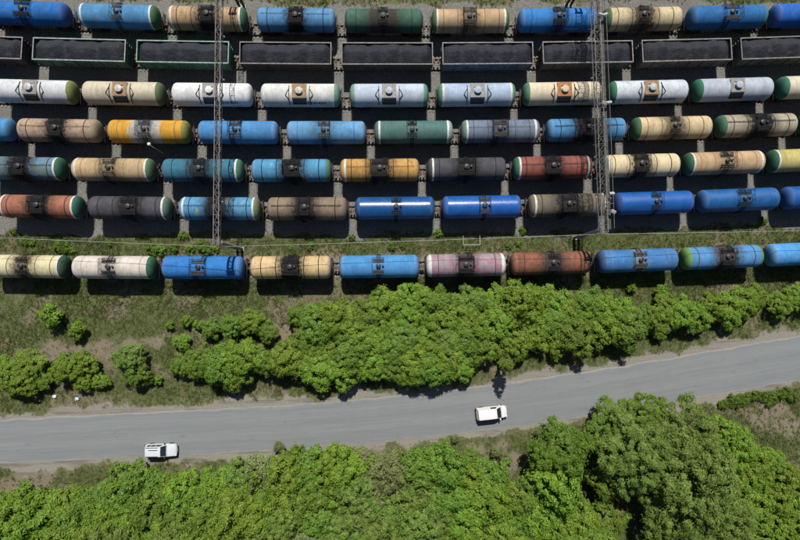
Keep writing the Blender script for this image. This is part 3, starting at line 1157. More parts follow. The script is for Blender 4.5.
tcoal = NT('coal')
cc = tcoal.coord()
cn = tcoal.noise(cc, 9.0, 6, .8)
cv = tcoal.vor(cc, 6.5, 0)
tcoal.bump(tcoal.math('ADD', cn, tcoal.math('MULTIPLY', cv, .5)), 1.0, .12)
M['coal'] = tcoal.done(tcoal.mix(tcoal.smooth(cn, .3, .7), (0.008, 0.009, 0.014), (0.036, 0.039, 0.052)), .68, 0, .35)

GM = gondola_meshes()
for i, (x0, x1, yc, rim, side, lab) in enumerate(gond):
    x = float(row_x[1][i])
    root = thing('coal_wagon', lab, 'coal wagon', (x, ty(1, x), 0), tang(1, x), 'open coal wagons in one train')
    tm = simple('coal_wagon_side_paint', paint_rgb(*side, 1.15), .75, 0, .4, 1.2)
    rm = simple('coal_wagon_rim_paint', paint_rgb(*rim, 1.7), .8, 0, .35, 2.5)
    for nm in ('sideN', 'sideS'):
        sw = obj('side_wall', GM[nm], root, tm)
        for q in range(8):
            rb = obj('side_rib', GM['rib' + nm[-1]], sw, tm)
            rb.location = (-HGL + .12 + q * (2 * HGL - .24) / 7, 0, 0)
    for nm in ('endL', 'endR'):
        obj('end_wall', GM[nm], root, tm)
    for nm in ('rimN', 'rimS', 'rimL', 'rimR'):
        obj('top_rim', GM[nm], root, rm)
    obj('underframe', GM['floor'], root)
    obj('coupler', GM['coupL'], root)
    obj('coupler', GM['coupR'], root)
    add_bogies(root, 4.33)
    c = obj('coal_load', coal_mesh(100 + i))
    c.location = root.location
    c.rotation_euler = root.rotation_euler
    tag(c, 'heaped black coal filling the ' + lab.replace('coal wagon', 'wagon'), 'coal', 'coal loads in the open wagons')

# ------------------------------------------------------------------ overhead gantries
def build_gantry(sx_px, south, north, wide, label, mat, polemat):
    ps = at(*south)
    pn = at(*north)
    root = thing('overhead_gantry', label, 'gantry', (ps.x, ps.y, 0), 0, 'steel gantries across the tracks')
    dx, dy = pn.x - ps.x, pn.y - ps.y
    L = math.hypot(dx, dy)
    root.rotation_euler = (0, 0, math.atan2(dy, dx) - PI / 2)     # local +y runs along the beam
    ZB, ZH = 9.75, 0.85
    hw = wide / 2
    y0, y1 = -.45, L + .45
    for s in (-1, 1):
        for z in (ZB, ZB + ZH):
            m = MB().box(s * hw - .04, s * hw + .04, y0, y1, z - .04, z + .04)
            obj('chord', m.mesh('chord', mat), root)
    m = MB()
    n = int((y1 - y0) / .92)
    st = (y1 - y0) / n
    for j in range(n + 1):
        y = y0 + j * st
        for z in (ZB, ZB + ZH):
            m.tube((-hw, y, z), (hw, y, z), .028, 4)
        for s in (-1, 1):
            m.tube((s * hw, y, ZB), (s * hw, y, ZB + ZH), .028, 4)
        if j < n:
            f = 1 if j % 2 else -1
            m.tube((-hw * f, y, ZB + ZH), (hw * f, y + st, ZB + ZH), .03, 4)
            m.tube((hw * f, y, ZB), (-hw * f, y + st, ZB), .03, 4)
            for s in (-1, 1):
                m.tube((s * hw, y, ZB if f > 0 else ZB + ZH), (s * hw, y + st, ZB + ZH if f > 0 else ZB), .03, 4)
    o = obj('lattice_bracing', m.mesh('lattice_bracing', mat), root)
    o['kind'] = 'stuff'
    for y in (0, L):
        for s in (-1, 1):
            m = MB().tube((s * .33, y, -.1), (s * .33, y, ZB - .055), .20, 12, .145)
            obj('pole', m.mesh('pole', polemat if y == 0 else M['pole_dark'], 40), root)
        m = MB().box(-.62, .62, y - .30, y + .30, -.15, .16)
        obj('footing', m.mesh('footing', M['concrete']), root)
        m = MB().box(-.56, .56, y - .20, y + .20, ZB - .050, ZB + .06 - .115)
        obj('pole_cap', m.mesh('pole_cap', mat), root)
        for z in (2.5, 5.0, 7.5):
            obj('pole_tie', MB().box(-.30, .30, y - .05, y + .05, z - .06, z + .06).mesh('pole_tie', mat), root)
    return root, L, ZB, ZH, hw


def local_y_of_row(root, k):
    return ty(k, root.location.x) - root.location.y


gL, LL, ZB, ZH, hw = build_gantry(214, (240, 249), (242, 7), .64, 'slim lattice gantry with paired poles, standing by the bright blue wagon', M['gantry'], M['concrete'])
gR, LR_, _, _, hwR = build_gantry(598, (576, 238), (568, 6), .80, 'lattice gantry with catwalk and floodlights, standing by the rusted wagon', M['gantry_b'], M['concrete'])

hang = MB()
hang.tube((0, 0, ZB), (0, 0, ZB - 1.25), .035, 5)
hang.lathe([(ZB - 1.7, .05), (ZB - 1.66, .11), (ZB - 1.6, .05), (ZB - 1.55, .11), (ZB - 1.49, .05), (ZB - 1.44, .11), (ZB - 1.38, .05), (ZB - 1.25, .04)], 8, 'z')
hang_me = hang.mesh('insulator_hanger', M['insulator'], 40)
for root in (gL, gR):
    for k in range(0, 6):
        o = obj('insulator_hanger', hang_me, root)
        o.location = (0, local_y_of_row(root, k), 0)

# catwalk, handrails and floodlights on the right-hand gantry
m = MB()
xo = hwR + .08
for j in range(int(LR_ / .12)):
    m.box(xo, xo + .55, j * .12, j * .12 + .05, ZB + .30, ZB + .33)
for x in (xo, xo + .50):
    m.box(x, x + .05, 0, LR_, ZB + .24, ZB + .295)
for j in range(12):
    m.tube((hwR, j * LR_ / 11, ZB + .05), (xo + .5, j * LR_ / 11, ZB + .25), .03, 4)
obj('catwalk', m.mesh('catwalk', M['gantry_b']), gR)
for x in (xo + .56, -hwR - .55):
    m = MB()
    for j in range(17):
        m.tube((x, j * LR_ / 16, ZB + .2), (x, j * LR_ / 16, ZB + 1.25), .025, 4)
        if x < 0:
            m.tube((-hwR, j * LR_ / 16, ZB + .2), (x, j * LR_ / 16, ZB + .2), .03, 4)
    m.tube((x, 0, ZB + 1.25), (x, LR_, ZB + 1.25), .035, 5)
    m.tube((x, 0, ZB + .75), (x, LR_, ZB + .75), .025, 4)
    obj('handrail', m.mesh('handrail', M['gantry_b']), gR)


def floodlight(parent, loc, rz):
    m = MB()
    m.box(-.30, .30, -.16, .16, -.14, .14)
    for q in range(5):
        m.box(-.26 + q * .12, -.22 + q * .12, .163, .25, -.12, .12)
    h = obj('floodlight', m.mesh('floodlight', M['barrier_paint']), parent)
    h.location = loc
    h.rotation_euler = (R(-35), 0, rz)
    m = MB().box(-.26, .26, -.175, -.163, -.10, .10)
    obj('lens', m.mesh('lens', M['insulator']), h)
    return h


for (yy, xx, a) in ((LR_ * .79, .95, .4), (LR_ * .79, .35, -.3), (LR_ * .46, 1.0, .2), (LR_ * .46, .4, 2.9), (LR_ * .125, .9, .1), (LR_ * .06, 1.0, 2.7)):
    floodlight(gR, (xx, yy, ZB + 1.2), a)
for yy in (LR_ * .79, LR_ * .46, LR_ * .09):
    m = MB().tube((.5, yy, ZB + .9), (.5, yy, ZB + 1.35), .05, 6)
    m.tube((-.3, yy, ZB + 1.08), (1.2, yy, ZB + 1.08), .04, 5)
    obj('lamp_bracket', m.mesh('lamp_bracket', M['gantry_b']), gR)

# aluminium cable slung along the south ends of the gantries
def cable_run(pts, sags, label):
    P = []
    for (a, b), sag in zip(zip(pts[:-1], pts[1:]), sags):
        for j in range(16):
            t = j / 16
            p = Vector(a).lerp(Vector(b), t)
            p.z -= sag * 4 * t * (1 - t)
            P.append(p)
    P.append(Vector(pts[-1]))
    m = MB().path(P, .028, 6)
    return tag(obj('overhead_cable', m.mesh('overhead_cable', M['cable'], 60)), label, 'cable', 'cables slung between the gantries')


a0 = Vector((gL.location.x, gL.location.y - .5, 8.75))
b0 = Vector((gR.location.x, gR.location.y - .5, 8.75))
cable_run([Vector((-75, a0.y + 2.2, 8.9)), a0, b0, Vector((80, b0.y + 1.2, 8.9))], (.9, .8, .9), 'sagging pale metal cable strung along the grass strip between gantries')
for root in (gL, gR):
    m = MB().tube((0, -.14, 8.95), (0, -.62, 8.95), .05, 6)
    m.tube((0, -.5, 8.95), (0, -.5, 8.76), .03, 5)
    m.box(-.46, .46, -.135, -.06, 8.88, 9.02)
    m.box(-.46, .46, -.135, .0, 8.92, 8.97)
    obj('cable_arm', m.mesh('cable_arm', M['gantry']), root)

# small yard lamp between two lines
pl = at(168, 158.5)
ymid = (ty(3, pl.x) + ty(4, pl.x)) / 2
lamp = thing('yard_lamp', 'short yard lamp with white round head between yellow and teal wagons', 'lamp', (pl.x, ymid, 0), PI * .8)
obj('post', MB().tube((0, 0, -.05), (0, 0, 4.6), .085, 8, .06).mesh('post', M['gantry'], 40), lamp)
obj('arm', MB().path([(0, 0, 4.55), (.15, 0, 4.8), (.45, 0, 4.9), (.7, 0, 4.85)], .045, 6).mesh('arm', M['gantry'], 40), lamp)
obj('lamp_head', MB().lathe([(4.74, .20), (4.78, .24), (4.90, .21), (4.98, .11), (5.0, 0)], 16, 'z', (.75, 0, 0)).mesh('lamp_head', M['white_metal'], 40), lamp)
obj('base', MB().lathe([(-.06, .2), (.14, .2), (.16, .1)], 10, 'z').mesh('base', M['concrete'], 30), lamp)

# white tubular barrier on the grass strip
pb = at(470.5, 243)
bar = thing('tube_barrier', 'white tubular three-sided barrier frame on the grass strip', 'barrier', (pb.x, pb.y, 0))
bx = 1.2
for s in (-1, 1):
    obj('post', MB().tube((s * bx, -.35, -.1), (s * bx, -.35, 1.05), .035, 6).mesh('post', M['barrier_paint'], 40), bar)
    obj('post', MB().tube((s * bx, .9, -.1), (s * bx, .9, 1.05), .035, 6).mesh('post', M['barrier_paint'], 40), bar)
    obj('rail', MB().tube((s * bx, -.35, 1.05), (s * bx, .9, 1.05), .035, 6).mesh('rail', M['barrier_paint'], 40), bar)
for z in (1.05, .55):
    obj('rail', MB().tube((-bx, -.35, z), (bx, -.35, z), .035, 6).mesh('rail', M['barrier_paint'], 40), bar)

# ------------------------------------------------------------------ cars on the road
def car_material(name, rgb, rough=.3):
    t = NT(name)
    n = t.noise(t.coord(), 2.5, 4, .6)
    m = t.done(t.mix(t.smooth(n, .4, .75, 0, .3), rgb, tuple(c * .8 for c in rgb)), rough, 0, .5)
    t.bsdf.inputs['Coat Weight'].default_value = .2
    return m


M['glass'] = simple('car_glass', (0.018, 0.024, 0.03), .08, 0, .1, 1, .6)
M['tyre'] = simple('tyre_rubber', (0.022, 0.022, 0.023), .85)
M['rim'] = simple('alloy_rim', (0.40, 0.40, 0.41), .35, .6)
M['trim'] = simple('black_trim', (0.02, 0.02, 0.021), .6)
M['lampc'] = simple('headlamp_glass', (0.55, 0.57, 0.6), .15)
M['lampr'] = simple('tail_lamp_glass', (0.28, 0.02, 0.02), .2)
M['plate'] = simple('number_plate_white', (0.6, 0.6, 0.6), .5)


def loft(m, secs, close=True):
    n = len(secs[0])
    vs = [p for s in secs for p in s]
    fs = []
    for i in range(len(secs) - 1):
        for j in range(n - 1):
            fs.append((i * n + j, (i + 1) * n + j, (i + 1) * n + j + 1, i * n + j + 1))
    if close:
        fs.append(tuple(range(n)))
        fs.append(tuple(range((len(secs) - 1) * n + n - 1, (len(secs) - 1) * n - 1, -1)))
    m.add(vs, fs)


def build_car(name, label, loc, rz, paint, L, Wd, H, roof, ws, boxy, rack):
    """roof=(rear x, front x) fractions of the roof panel, ws = fraction where the windscreen meets the bonnet"""
    root = thing(name, label, 'car', loc, rz, 'cars on the road')
    X = lambda f: (f - .5) * L
    hwd = Wd / 2
    m = MB()
    secs = []
    for f, w, zb, zs in ((0.0, .80, .48, .86), (.012, .93, .36, .95), (.05, .985, .28, .98), (.15, 1.0, .26, .99), (.5, 1.0, .25, .98), (ws - .02, .995, .26, .96),
                         (ws + .06, .985, .26, .94), (.90, .96, .26, .87), (.955, .90, .29, .80), (.985, .78, .36, .70), (1.0, .62, .44, .60)):
        w *= hwd
        x = X(f)
        cr = .05 if f > ws - .03 else .02
        half = [(w * .90, zb), (w * .985, zb + .12), (w, (zb + zs) / 2), (w * .985, zs - .10), (w * .93, zs - .01), (w * .55, zs + cr * .8), (0, zs + cr)]
        secs.append([(x, -y, z) for y, z in half] + [(x, y, z) for y, z in half[-2::-1]] + [(x, -half[0][0], half[0][1])])
    loft(m, secs)
    body = obj('body', m.mesh('body', paint, 38), root)
    # cabin
    xr, xf, xb = X(roof[0]), X(roof[1]), X(ws)
    xr0 = X(roof[0] - (.03 if boxy else .05))
    zb = .965
    rw, bw = hwd * .80, hwd * .955
    m = MB()
    cs = []
    for x, w, z in ((xr0, bw * .97, zb), (xr, rw * .96, H - .05), (xr + .14, rw, H - .01), ((xr + xf) / 2, rw, H), (xf - .15, rw * .99, H - .02), (xf, rw * .97, H - .06), (xb, bw * .96, zb)):
        cs.append((x, w, z))
    top = [[(x, -w, z), (x, -w * .8, z + .025), (x, 0, z + .04), (x, w * .8, z + .025), (x, w, z)] for x, w, z in cs]
    vs = [p for s in top for p in s]
    n = 5
    fs = [(i * n + j, (i + 1) * n + j, (i + 1) * n + j + 1, i * n + j + 1) for i in range(len(top) - 1) for j in range(4)]
    b0_ = len(vs)
    low = []
    for x, w, z in cs[1:-1]:
        low += [(x, -bw, zb), (x, bw, zb)]
    vs += low
    for i in range(1, 5):
        a, b = b0_ + 2 * (i - 1), b0_ + 2 * i
        fs.append((i * n, a, b, (i + 1) * n))
        fs.append((i * n + 4, (i + 1) * n + 4, b + 1, a + 1))
    fs.append((0, b0_, n))
    fs.append((4, n + 4, b0_ + 1))
    e = b0_ + 8
    fs.append((5 * n, e, 6 * n))
    fs.append((5 * n + 4, 6 * n + 4, e + 1))
    m.add(vs, fs)
    obj('cabin', m.mesh('cabin', paint, 35), root)

    def pane(nm, pts, mat=M['glass']):
        P = [Vector(p) for p in pts]
        nrm = (P[1] - P[0]).cross(P[2] - P[0]).normalized()
        ctr = sum(P, Vector()) / len(P)
        if nrm.dot(ctr - Vector((0, 0, 1.0))) < 0:
            nrm = -nrm
        mm = MB()
        k = len(P)
        mm.add([p - nrm * .01 for p in P] + [p + nrm * .014 for p in P],
               [tuple(range(k, 2 * k))] + [(i, (i + 1) % k, k + (i + 1) % k, k + i) for i in range(k)])
        return obj(nm, mm.mesh(nm, mat), root)

    lerp = lambda a, b, t: tuple(a[i] + (b[i] - a[i]) * t for i in range(3))
    # windscreen and rear window follow the crowned slope in two halves, one mesh each
    def slope(nm, xa, wa, za, xb_, wb, zb_, t0, t1):
        mm = MB()
        A = [(xa, y * wa, za + (.045 if abs(y) < .1 else .03 * (1 - abs(y)))) for y in (-.93, -.5, 0, .5, .93)]
        B = [(xb_, y * wb, zb_ + (.045 if abs(y) < .1 else .03 * (1 - abs(y)))) for y in (-.93, -.5, 0, .5, .93)]
        d = Vector((xb_ - xa, 0, zb_ - za))
        nr = Vector((-d.z, 0, d.x)).normalized()
        if nr.z < 0:
            nr = -nr
        T = [Vector(lerp(a, b, t0)) + nr * .02 for a, b in zip(A, B)]
        Bo = [Vector(lerp(a, b, t1)) + nr * .02 for a, b in zip(A, B)]
        Tl = [p - nr * .03 for p in T]
        Bl = [p - nr * .03 for p in Bo]
        fs = [(i, i + 1, 5 + i + 1, 5 + i) for i in range(4)]
        fs += [(i, 10 + i, 10 + i + 1, i + 1) for i in range(4)] + [(5 + i + 1, 15 + i + 1, 15 + i, 5 + i) for i in range(4)]
        fs += [(0, 5, 15, 10), (4, 14, 19, 9)]
        mm.add(T + Bo + Tl + Bl, fs)
        return obj(nm, mm.mesh(nm, M['glass'], 30), root)

    slope('windscreen', xf, rw * .97, H - .06, xb, bw * .96, zb, .06, .93)
    if not boxy == 'van':
        slope('rear_window', xr, rw * .96, H - .05, xr0, bw * .97, zb, .12, .80)
    for s in (-1, 1):
        spans = ((.04, .30), (.34, .66), (.70, .99)) if boxy != 'van' else ((.70, .99),)
        for a, b in spans:
            xa, xb2 = xr + .10 + (xf - xr - .15) * a, xr + .10 + (xf - xr - .15) * b
            front = b > .95
            pane('side_window', [(xa, s * (bw + (rw - bw) * .12), zb + (H - zb) * .12), (xb2 + (.25 if front else 0), s * (bw + (rw - bw) * .12), zb + (H - zb) * .12),
                                 (xb2, s * (bw + (rw - bw) * .84), zb + (H - zb) * .84), (xa, s * (bw + (rw - bw) * .84), zb + (H - zb) * .84)])
        mm = MB().box(-.09, .09, s * (hwd + .10) - .10, s * (hwd + .10) + .10, .98, 1.12)
        mo = obj('wing_mirror', mm.mesh('wing_mirror', M['trim'] if boxy != 'van' else paint), root)
        mo.location = (X(ws - .05), 0, 0)
        for fx in (.175, .80):
            w = obj('wheel', MB().lathe([(-.10, .22), (-.10, .32), (-.07, .335), (.07, .335), (.10, .32), (.10, .22)], 22, 'y').mesh('wheel', M['tyre'], 40), root)
            w.location = (X(fx), s * (hwd - .095), .335)
            obj('rim', MB().lathe([(s * .085, .215), (s * .105, .20), (s * .085, .06), (s * .10, .0)], 16, 'y').mesh('rim', M['rim'], 30), w)
        hl = obj('headlight', MB().box(-.14, .12, -.16, .16, -.06, .07).mesh('headlight', M['lampc']), root)
        hl.location = (X(.955), s * hwd * .70, .72)
        hl.rotation_euler = (0, R(18), -s * R(28))
        tl = obj('tail_light', MB().box(-.05, .07, -.09, .09, -.18, .18).mesh('tail_light', M['lampr']), root)
        tl.location = (X(.008), s * hwd * .84, .84)
        if rack:
            mm = MB().tube((xr + .15, s * rw * .86, H + .10), (xf - .25, s * rw * .86, H + .08), .035, 6)
            for q in (.0, .5, 1.0):
                xx = xr + .17 + q * (xf - xr - .45)
                mm.tube((xx, s * rw * .86, H), (xx, s * rw * .86, H + .09), .03, 5)
            obj('roof_rail', mm.mesh('roof_rail', M['trim']), root)
    if rack:
        mm = MB().box(xr + .5, xf - .3, rw * .30, rw * .42, H + .045, H + .075)
        obj('roof_strip', mm.mesh('roof_strip', M['trim']), root)
    obj('bonnet_gap', MB().box(xb + .03, xb + .055, -hwd * .82, hwd * .82, .985, 1.012).mesh('bonnet_gap', M['trim']), root)
    for s in (-1, 1):
        obj('wiper', MB().tube((xb + .02, s * .08, 1.0), (xb - .22, s * .08 + .42, 1.0 + .24 * (H - zb) / max(.3, xb - xf)), .014, 4).mesh('wiper', M['trim']), root)
    obj('front_bumper', MB().box(X(.965), X(1.0) + .03, -hwd * .60, hwd * .60, .34, .52).mesh('front_bumper', M['trim']), root)
    obj('rear_bumper', MB().box(X(0) - .09, X(.02), -hwd * .88, hwd * .88, .34, .56).mesh('rear_bumper', M['trim']), root)
    obj('number_plate', MB().box(X(1.0) + .032, X(1.0) + .045, -.26, .26, .40, .50).mesh('number_plate', M['plate']), root)
    return root


def road_heading(x):
    a = road_y(x + 1)
    b = road_y(x - 1)
    return math.atan2(float(a[0] + a[1] - b[0] - b[1]) / 2, 2.0)


p1 = at(161.5, 450.0, .7)
build_car('parked_car', 'silver white estate car with dark roof rails, near the roadside trees', (p1.x, p1.y, .075), road_heading(p1.x) - R(1.5),
          car_material('silver_white_car_paint', (0.50, 0.525, 0.56), .35), 4.35, 1.76, 1.62, (.07, .54), .69, True, True)
p2 = at(491.5, 412.5, .7)
build_car('delivery_van', 'plain white delivery van with windowless rear, in the middle of the road', (p2.x, p2.y, .085), road_heading(p2.x) - R(1),
          car_material('white_van_paint', (0.62, 0.62, 0.62), .4), 4.35, 1.72, 1.72, (.045, .63), .80, 'van', False)
bpy.data.objects['parked_car'].name = 'estate_car'

# ------------------------------------------------------------------ vegetation
def leaf_mat(name, lo, hi, trans=.22):
    t = NT(name)
    c = t.coord()
    n1 = t.noise(c, .9, 3, .6)
    n2 = t.noise(c, 9.0, 3, .7)
    oi = t.n.new('ShaderNodeObjectInfo')
    f = t.math('ADD', t.math('MULTIPLY', n1, .55), t.math('MULTIPLY', n2, .45))
    f = t.smooth(f, .36, .64)
    colr = t.mix(f, lo, hi)
    hs = t.n.new('ShaderNodeHueSaturation')
    t.link(t.math('ADD', t.math('MULTIPLY', oi.outputs['Random'], .022), .489), hs.inputs['Hue'])
    t.link(t.math('ADD', t.math('MULTIPLY', oi.outputs['Random'], .25), .86), hs.inputs['Value'])
    hs.inputs['Saturation'].default_value = 1.0
    t.link(colr, hs.inputs['Color'])
    colr = hs.outputs[0]
    t.done(colr, .55, 0, .25)
    tr = t.n.new('ShaderNodeBsdfTranslucent')
    t.link(colr, tr.inputs[0])
    mx = t.n.new('ShaderNodeMixShader')
    mx.inputs[0].default_value = trans
    t.link(t.bsdf.outputs[0], mx.inputs[1])
    t.link(tr.outputs[0], mx.inputs[2])
    t.link(mx.outputs[0], t.out.inputs[0])
    return t.m


LM = {
    'maple': leaf_mat('bright_maple_leaves', (0.084, 0.158, 0.014), (0.198, 0.302, 0.032)),
    'green': leaf_mat('mid_green_leaves', (0.070, 0.136, 0.015), (0.162, 0.255, 0.032)),
    'olive': leaf_mat('olive_willow_leaves', (0.082, 0.146, 0.022), (0.182, 0.268, 0.052)),
    'dark': leaf_mat('deep_green_leaves', (0.058, 0.112, 0.010), (0.122, 0.190, 0.020)),
    'dead': leaf_mat('grey_twiggy_leaves', (0.125, 0.155, 0.050), (0.215, 0.240, 0.095)),
}
M['bark'] = simple('bark', (0.085, 0.068, 0.052), .9, 0, .4, 4)


def quads_mesh(name, P, U, V, mat):
    """P centres, U/V half-axes: one diamond-ish leaf face each, folded along its length"""
    n = len(P)
    co = np.empty((n, 4, 3), np.float32)
    co[:, 0] = P - U
    co[:, 1] = P - V * .9 - U * .1
    co[:, 2] = P + U
    co[:, 3] = P + V * .9 - U * .1
    me = bpy.data.meshes.new(name)
    me.vertices.add(n * 4)
    me.vertices.foreach_set('co', co.ravel())
    me.loops.add(n * 4)
    me.loops.foreach_set('vertex_index', np.arange(n * 4))
    me.polygons.add(n)
    me.polygons.foreach_set('loop_start', np.arange(0, n * 4, 4))
    me.update()
    me.materials.append(mat)
    return me


def unit(a):
    return a / np.maximum(1e-6, np.linalg.norm(a, axis=1, keepdims=True))


def crown_mesh(name, sd, mat, Rr, zc, hz, clumps, leaves, ls, cr, lobes=4, feather=0.0):
    r = np.random.default_rng(sd)
    ph = r.random(6) * 6.28
    C = []
    for _ in range(clumps):
        d = unit(r.normal(size=(1, 3)))[0]
        d[2] = abs(d[2]) * (1 if r.random() < .8 else -.7)
        az = math.atan2(d[1], d[0])
        lob = 1 + .20 * math.sin(lobes * az + ph[0]) + .12 * math.sin((lobes + 3) * az + ph[1])
        rad = (r.random() ** .33) * .30 + .68 if r.random() < .85 else r.random() * .7
        C.append((d[0] * Rr * lob * rad, d[1] * Rr * lob * rad, zc + d[2] * hz * rad * (1 + .15 * math.sin(3 * az + ph[2]))))
    C = np.array(C)
    C[:, 2] += r.normal(0, .10 * hz, clumps)
    sz = cr * (.6 + .8 * r.random(clumps))
    k = np.repeat(np.arange(clumps), leaves)
    off = unit(r.normal(size=(len(k), 3))) * (r.random((len(k), 1)) ** .45)
    off[:, 2] *= .72
    stray = r.random(len(k)) < .13      # sprigs standing out of the clumps
    off[stray] *= r.uniform(1.15, 2.1, (int(stray.sum()), 1))
    P = C[k] + off * sz[k][:, None]
    out = unit(C - np.array([0, 0, zc - hz * .4]))[k]
    N = unit(off * .8 + out * .5 + np.array([0, 0, .75]) + r.normal(size=P.shape) * .45)
    T = unit(np.cross(N, r.normal(size=P.shape)))
    if feather:
        drift = unit(out * np.array([1, 1, .15]) + r.normal(size=P.shape) * .35)
        T = unit(T * (1 - feather) + drift * feather)
        T = unit(T - N * np.sum(T * N, 1, keepdims=True))
    B = np.cross(N, T)
    s = ls * (.6 + .8 * r.random((len(k), 1)))
    U = T * s * (1.0 + .8 * feather)
    V = B * s * (.62 - .3 * feather)
    return quads_mesh(name, P, U, V, mat)


def trunk_mesh(sd, h, r0, spread, limbs=6):
    r = random.Random(sd)
    m = MB()
    bend = [(r.uniform(-.12, .12) * i, r.uniform(-.12, .12) * i) for i in range(5)]
    pts = [(bend[i][0], bend[i][1], -.15 + (h * .8) * i / 4) for i in range(5)]
    m.path(pts, [r0 * (1 - .17 * i) for i in range(5)], 7)
    for j in range(limbs):
        a = 2 * PI * j / limbs + r.uniform(-.3, .3)
        z0 = h * r.uniform(.18, .5)
        k = min(3, int(z0 / (h * .8) * 4))
        b = Vector((pts[k][0], pts[k][1], z0))
        q = [b]
        for t in (.4, .75, 1.0):
            q.append(b + Vector((math.cos(a) * spread * t, math.sin(a) * spread * t, h * .42 * t ** .8)) + Vector((r.uniform(-.15, .15), r.uniform(-.15, .15), 0)))
        m.path(q, [r0 * .5, r0 * .36, r0 * .22, r0 * .08], 5)
        for _ in range(2):
            c = q[2]
            m.tube(c, c + Vector((r.uniform(-.8, .8), r.uniform(-.8, .8), r.uniform(.3, .9))), r0 * .2, 4, r0 * .05)
    return m.mesh('trunk', M['bark'], 60)


SPEC = {}   # kind -> list of (crown mesh, trunk mesh), nominal radius and height
def spec(kind, mat, n, Rr, h, clumps, leaves, ls, cr, feather=0.0, limbs=6):
    SPEC[kind] = ([(crown_mesh('crown', 1000 + hash_(kind) + i, LM[mat], Rr, h * .58, h * .42, clumps, leaves, ls, cr, 3 + i % 3, feather),
                    trunk_mesh(50 + i + hash_(kind), h, .035 * h * .9, Rr * .7, limbs)) for i in range(n)], Rr, h)


def hash_(s):
    return sum(ord(c) * (i + 1) for i, c in enumerate(s)) % 997


spec('maple', 'maple', 5, 2.5, 4.6, 175, 84, .112, .38)
spec('green', 'green', 4, 2.5, 4.8, 175, 84, .110, .38)
spec('olive', 'olive', 3, 2.6, 5.4, 175, 80, .108, .38, .5)
spec('dead', 'dead', 2, 2.3, 4.6, 90, 60, .12, .50, .6, 9)
spec('willow', 'olive', 3, 4.8, 11.0, 340, 105, .115, .50, .7, 9)
spec('tall', 'green', 2, 4.0, 10.0, 320, 100, .118, .47, .55, 8)
spec('darktree', 'dark', 2, 3.6, 9.0, 300, 95, .118, .46, .35, 8)
spec('bush', 'maple', 3, 1.0, 1.7, 34, 60, .12, .30, 0, 4)
spec('weed', 'green', 3, .8, .8, 24, 40, .10, .26, 0, 4)
spec('rough', 'dark', 3, .9, .9, 26, 44, .10, .28, .3, 4)
spec('sapling', 'dark', 1, .75, 6.6, 46, 40, .11, .26, .6, 6)

tree_n = [0]
SIX = ['pale yellow', 'pinkish white', 'bright blue', 'buff', 'azure', 'grey-pink', 'rusted', 'medium blue', 'lime-ended', 'vivid azure']


def six_near(u, v):
    p = at(u, v)
    return SIX[int(np.argmin([abs(p.x - q) for q in row_x[6]]))]




def plant(kind, u, v, rpx, name, label, cat, group, hs=1.0, dz=.55, xy=None):
    variants, Rr, h = SPEC[kind]
    tree_n[0] += 1
    cm, tm = variants[tree_n[0] % len(variants)]
    if xy is None:
        sc = rpx / 7.2 / Rr
        p = at(u, v, h * sc * hs * dz)
    else:
        p = xy
        sc = rpx
    root = thing(name, label, cat, (p[0], p[1], 0), rng.uniform(0, 6.28), group)
    root.scale = (sc * rng.uniform(.95, 1.05), sc * rng.uniform(.95, 1.05), sc * hs)
    obj('trunk', tm, root)
    obj('crown', cm, root)
    return root


def inside(poly, x, y):
    c = False
    j = len(poly) - 1
    for i in range(len(poly)):
        xi, yi = poly[i]
        xj, yj = poly[j]
        if (yi > y) != (yj > y) and x < (xj - xi) * (y - yi) / (yj - yi) + xi:
            c = not c
        j = i
    return c


def poisson(poly, dmin, sd, tries=6000):
    r = random.Random(sd)
    xs = [p[0] for p in poly]
    ys = [p[1] for p in poly]
    pts = []
    for _ in range(tries):
        x, y = r.uniform(min(xs), max(xs)), r.uniform(min(ys), max(ys))
        if inside(poly, x, y) and all((x - a) ** 2 + (y - b) ** 2 > dmin * dmin for a, b in pts):
            pts.append((x, y))
    return pts


# belt between the last track and the road
belt = [(280, 372), (286, 352), (305, 334), (335, 322), (370, 312), (400, 304), (440, 301), (470, 300), (520, 303), (570, 306), (620, 305), (655, 312), (690, 312), (730, 305),
        (770, 297), (820, 293), (820, 302), (780, 308), (740, 315), (700, 322), (672, 330), (640, 327), (612, 338), (570, 342), (545, 349), (520, 350), (500, 355), (460, 370),
        (420, 376), (380, 373), (330, 374)]
BG = 'trees in the belt between wagons and road'
for (u, v) in poisson([(a, b - 3) for a, b in belt], 15.0, 4):
    t = rng.random()
    kind = 'maple' if t < .62 else ('green' if t < .97 else 'olive')
    nm, lb = {'maple': ('maple_tree', 'bushy yellow-green'), 'green': ('broadleaf_tree', 'bushy mid-green'), 'olive': ('willow_tree', 'feathery olive')}[kind]
    side = 'on the road edge' if (v - 3) > 350 - 50 * max(0, (u - 480)) / 300 else 'on the wagon side'
    lb = '%s tree %s of the belt, opposite the %s wagon' % (lb, side, six_near(u, v))
    plant(kind, u, v, rng.uniform(14, 19) * (.85 if u > 640 else 1), nm, lb, 'tree', BG, rng.uniform(.75, 1.05))
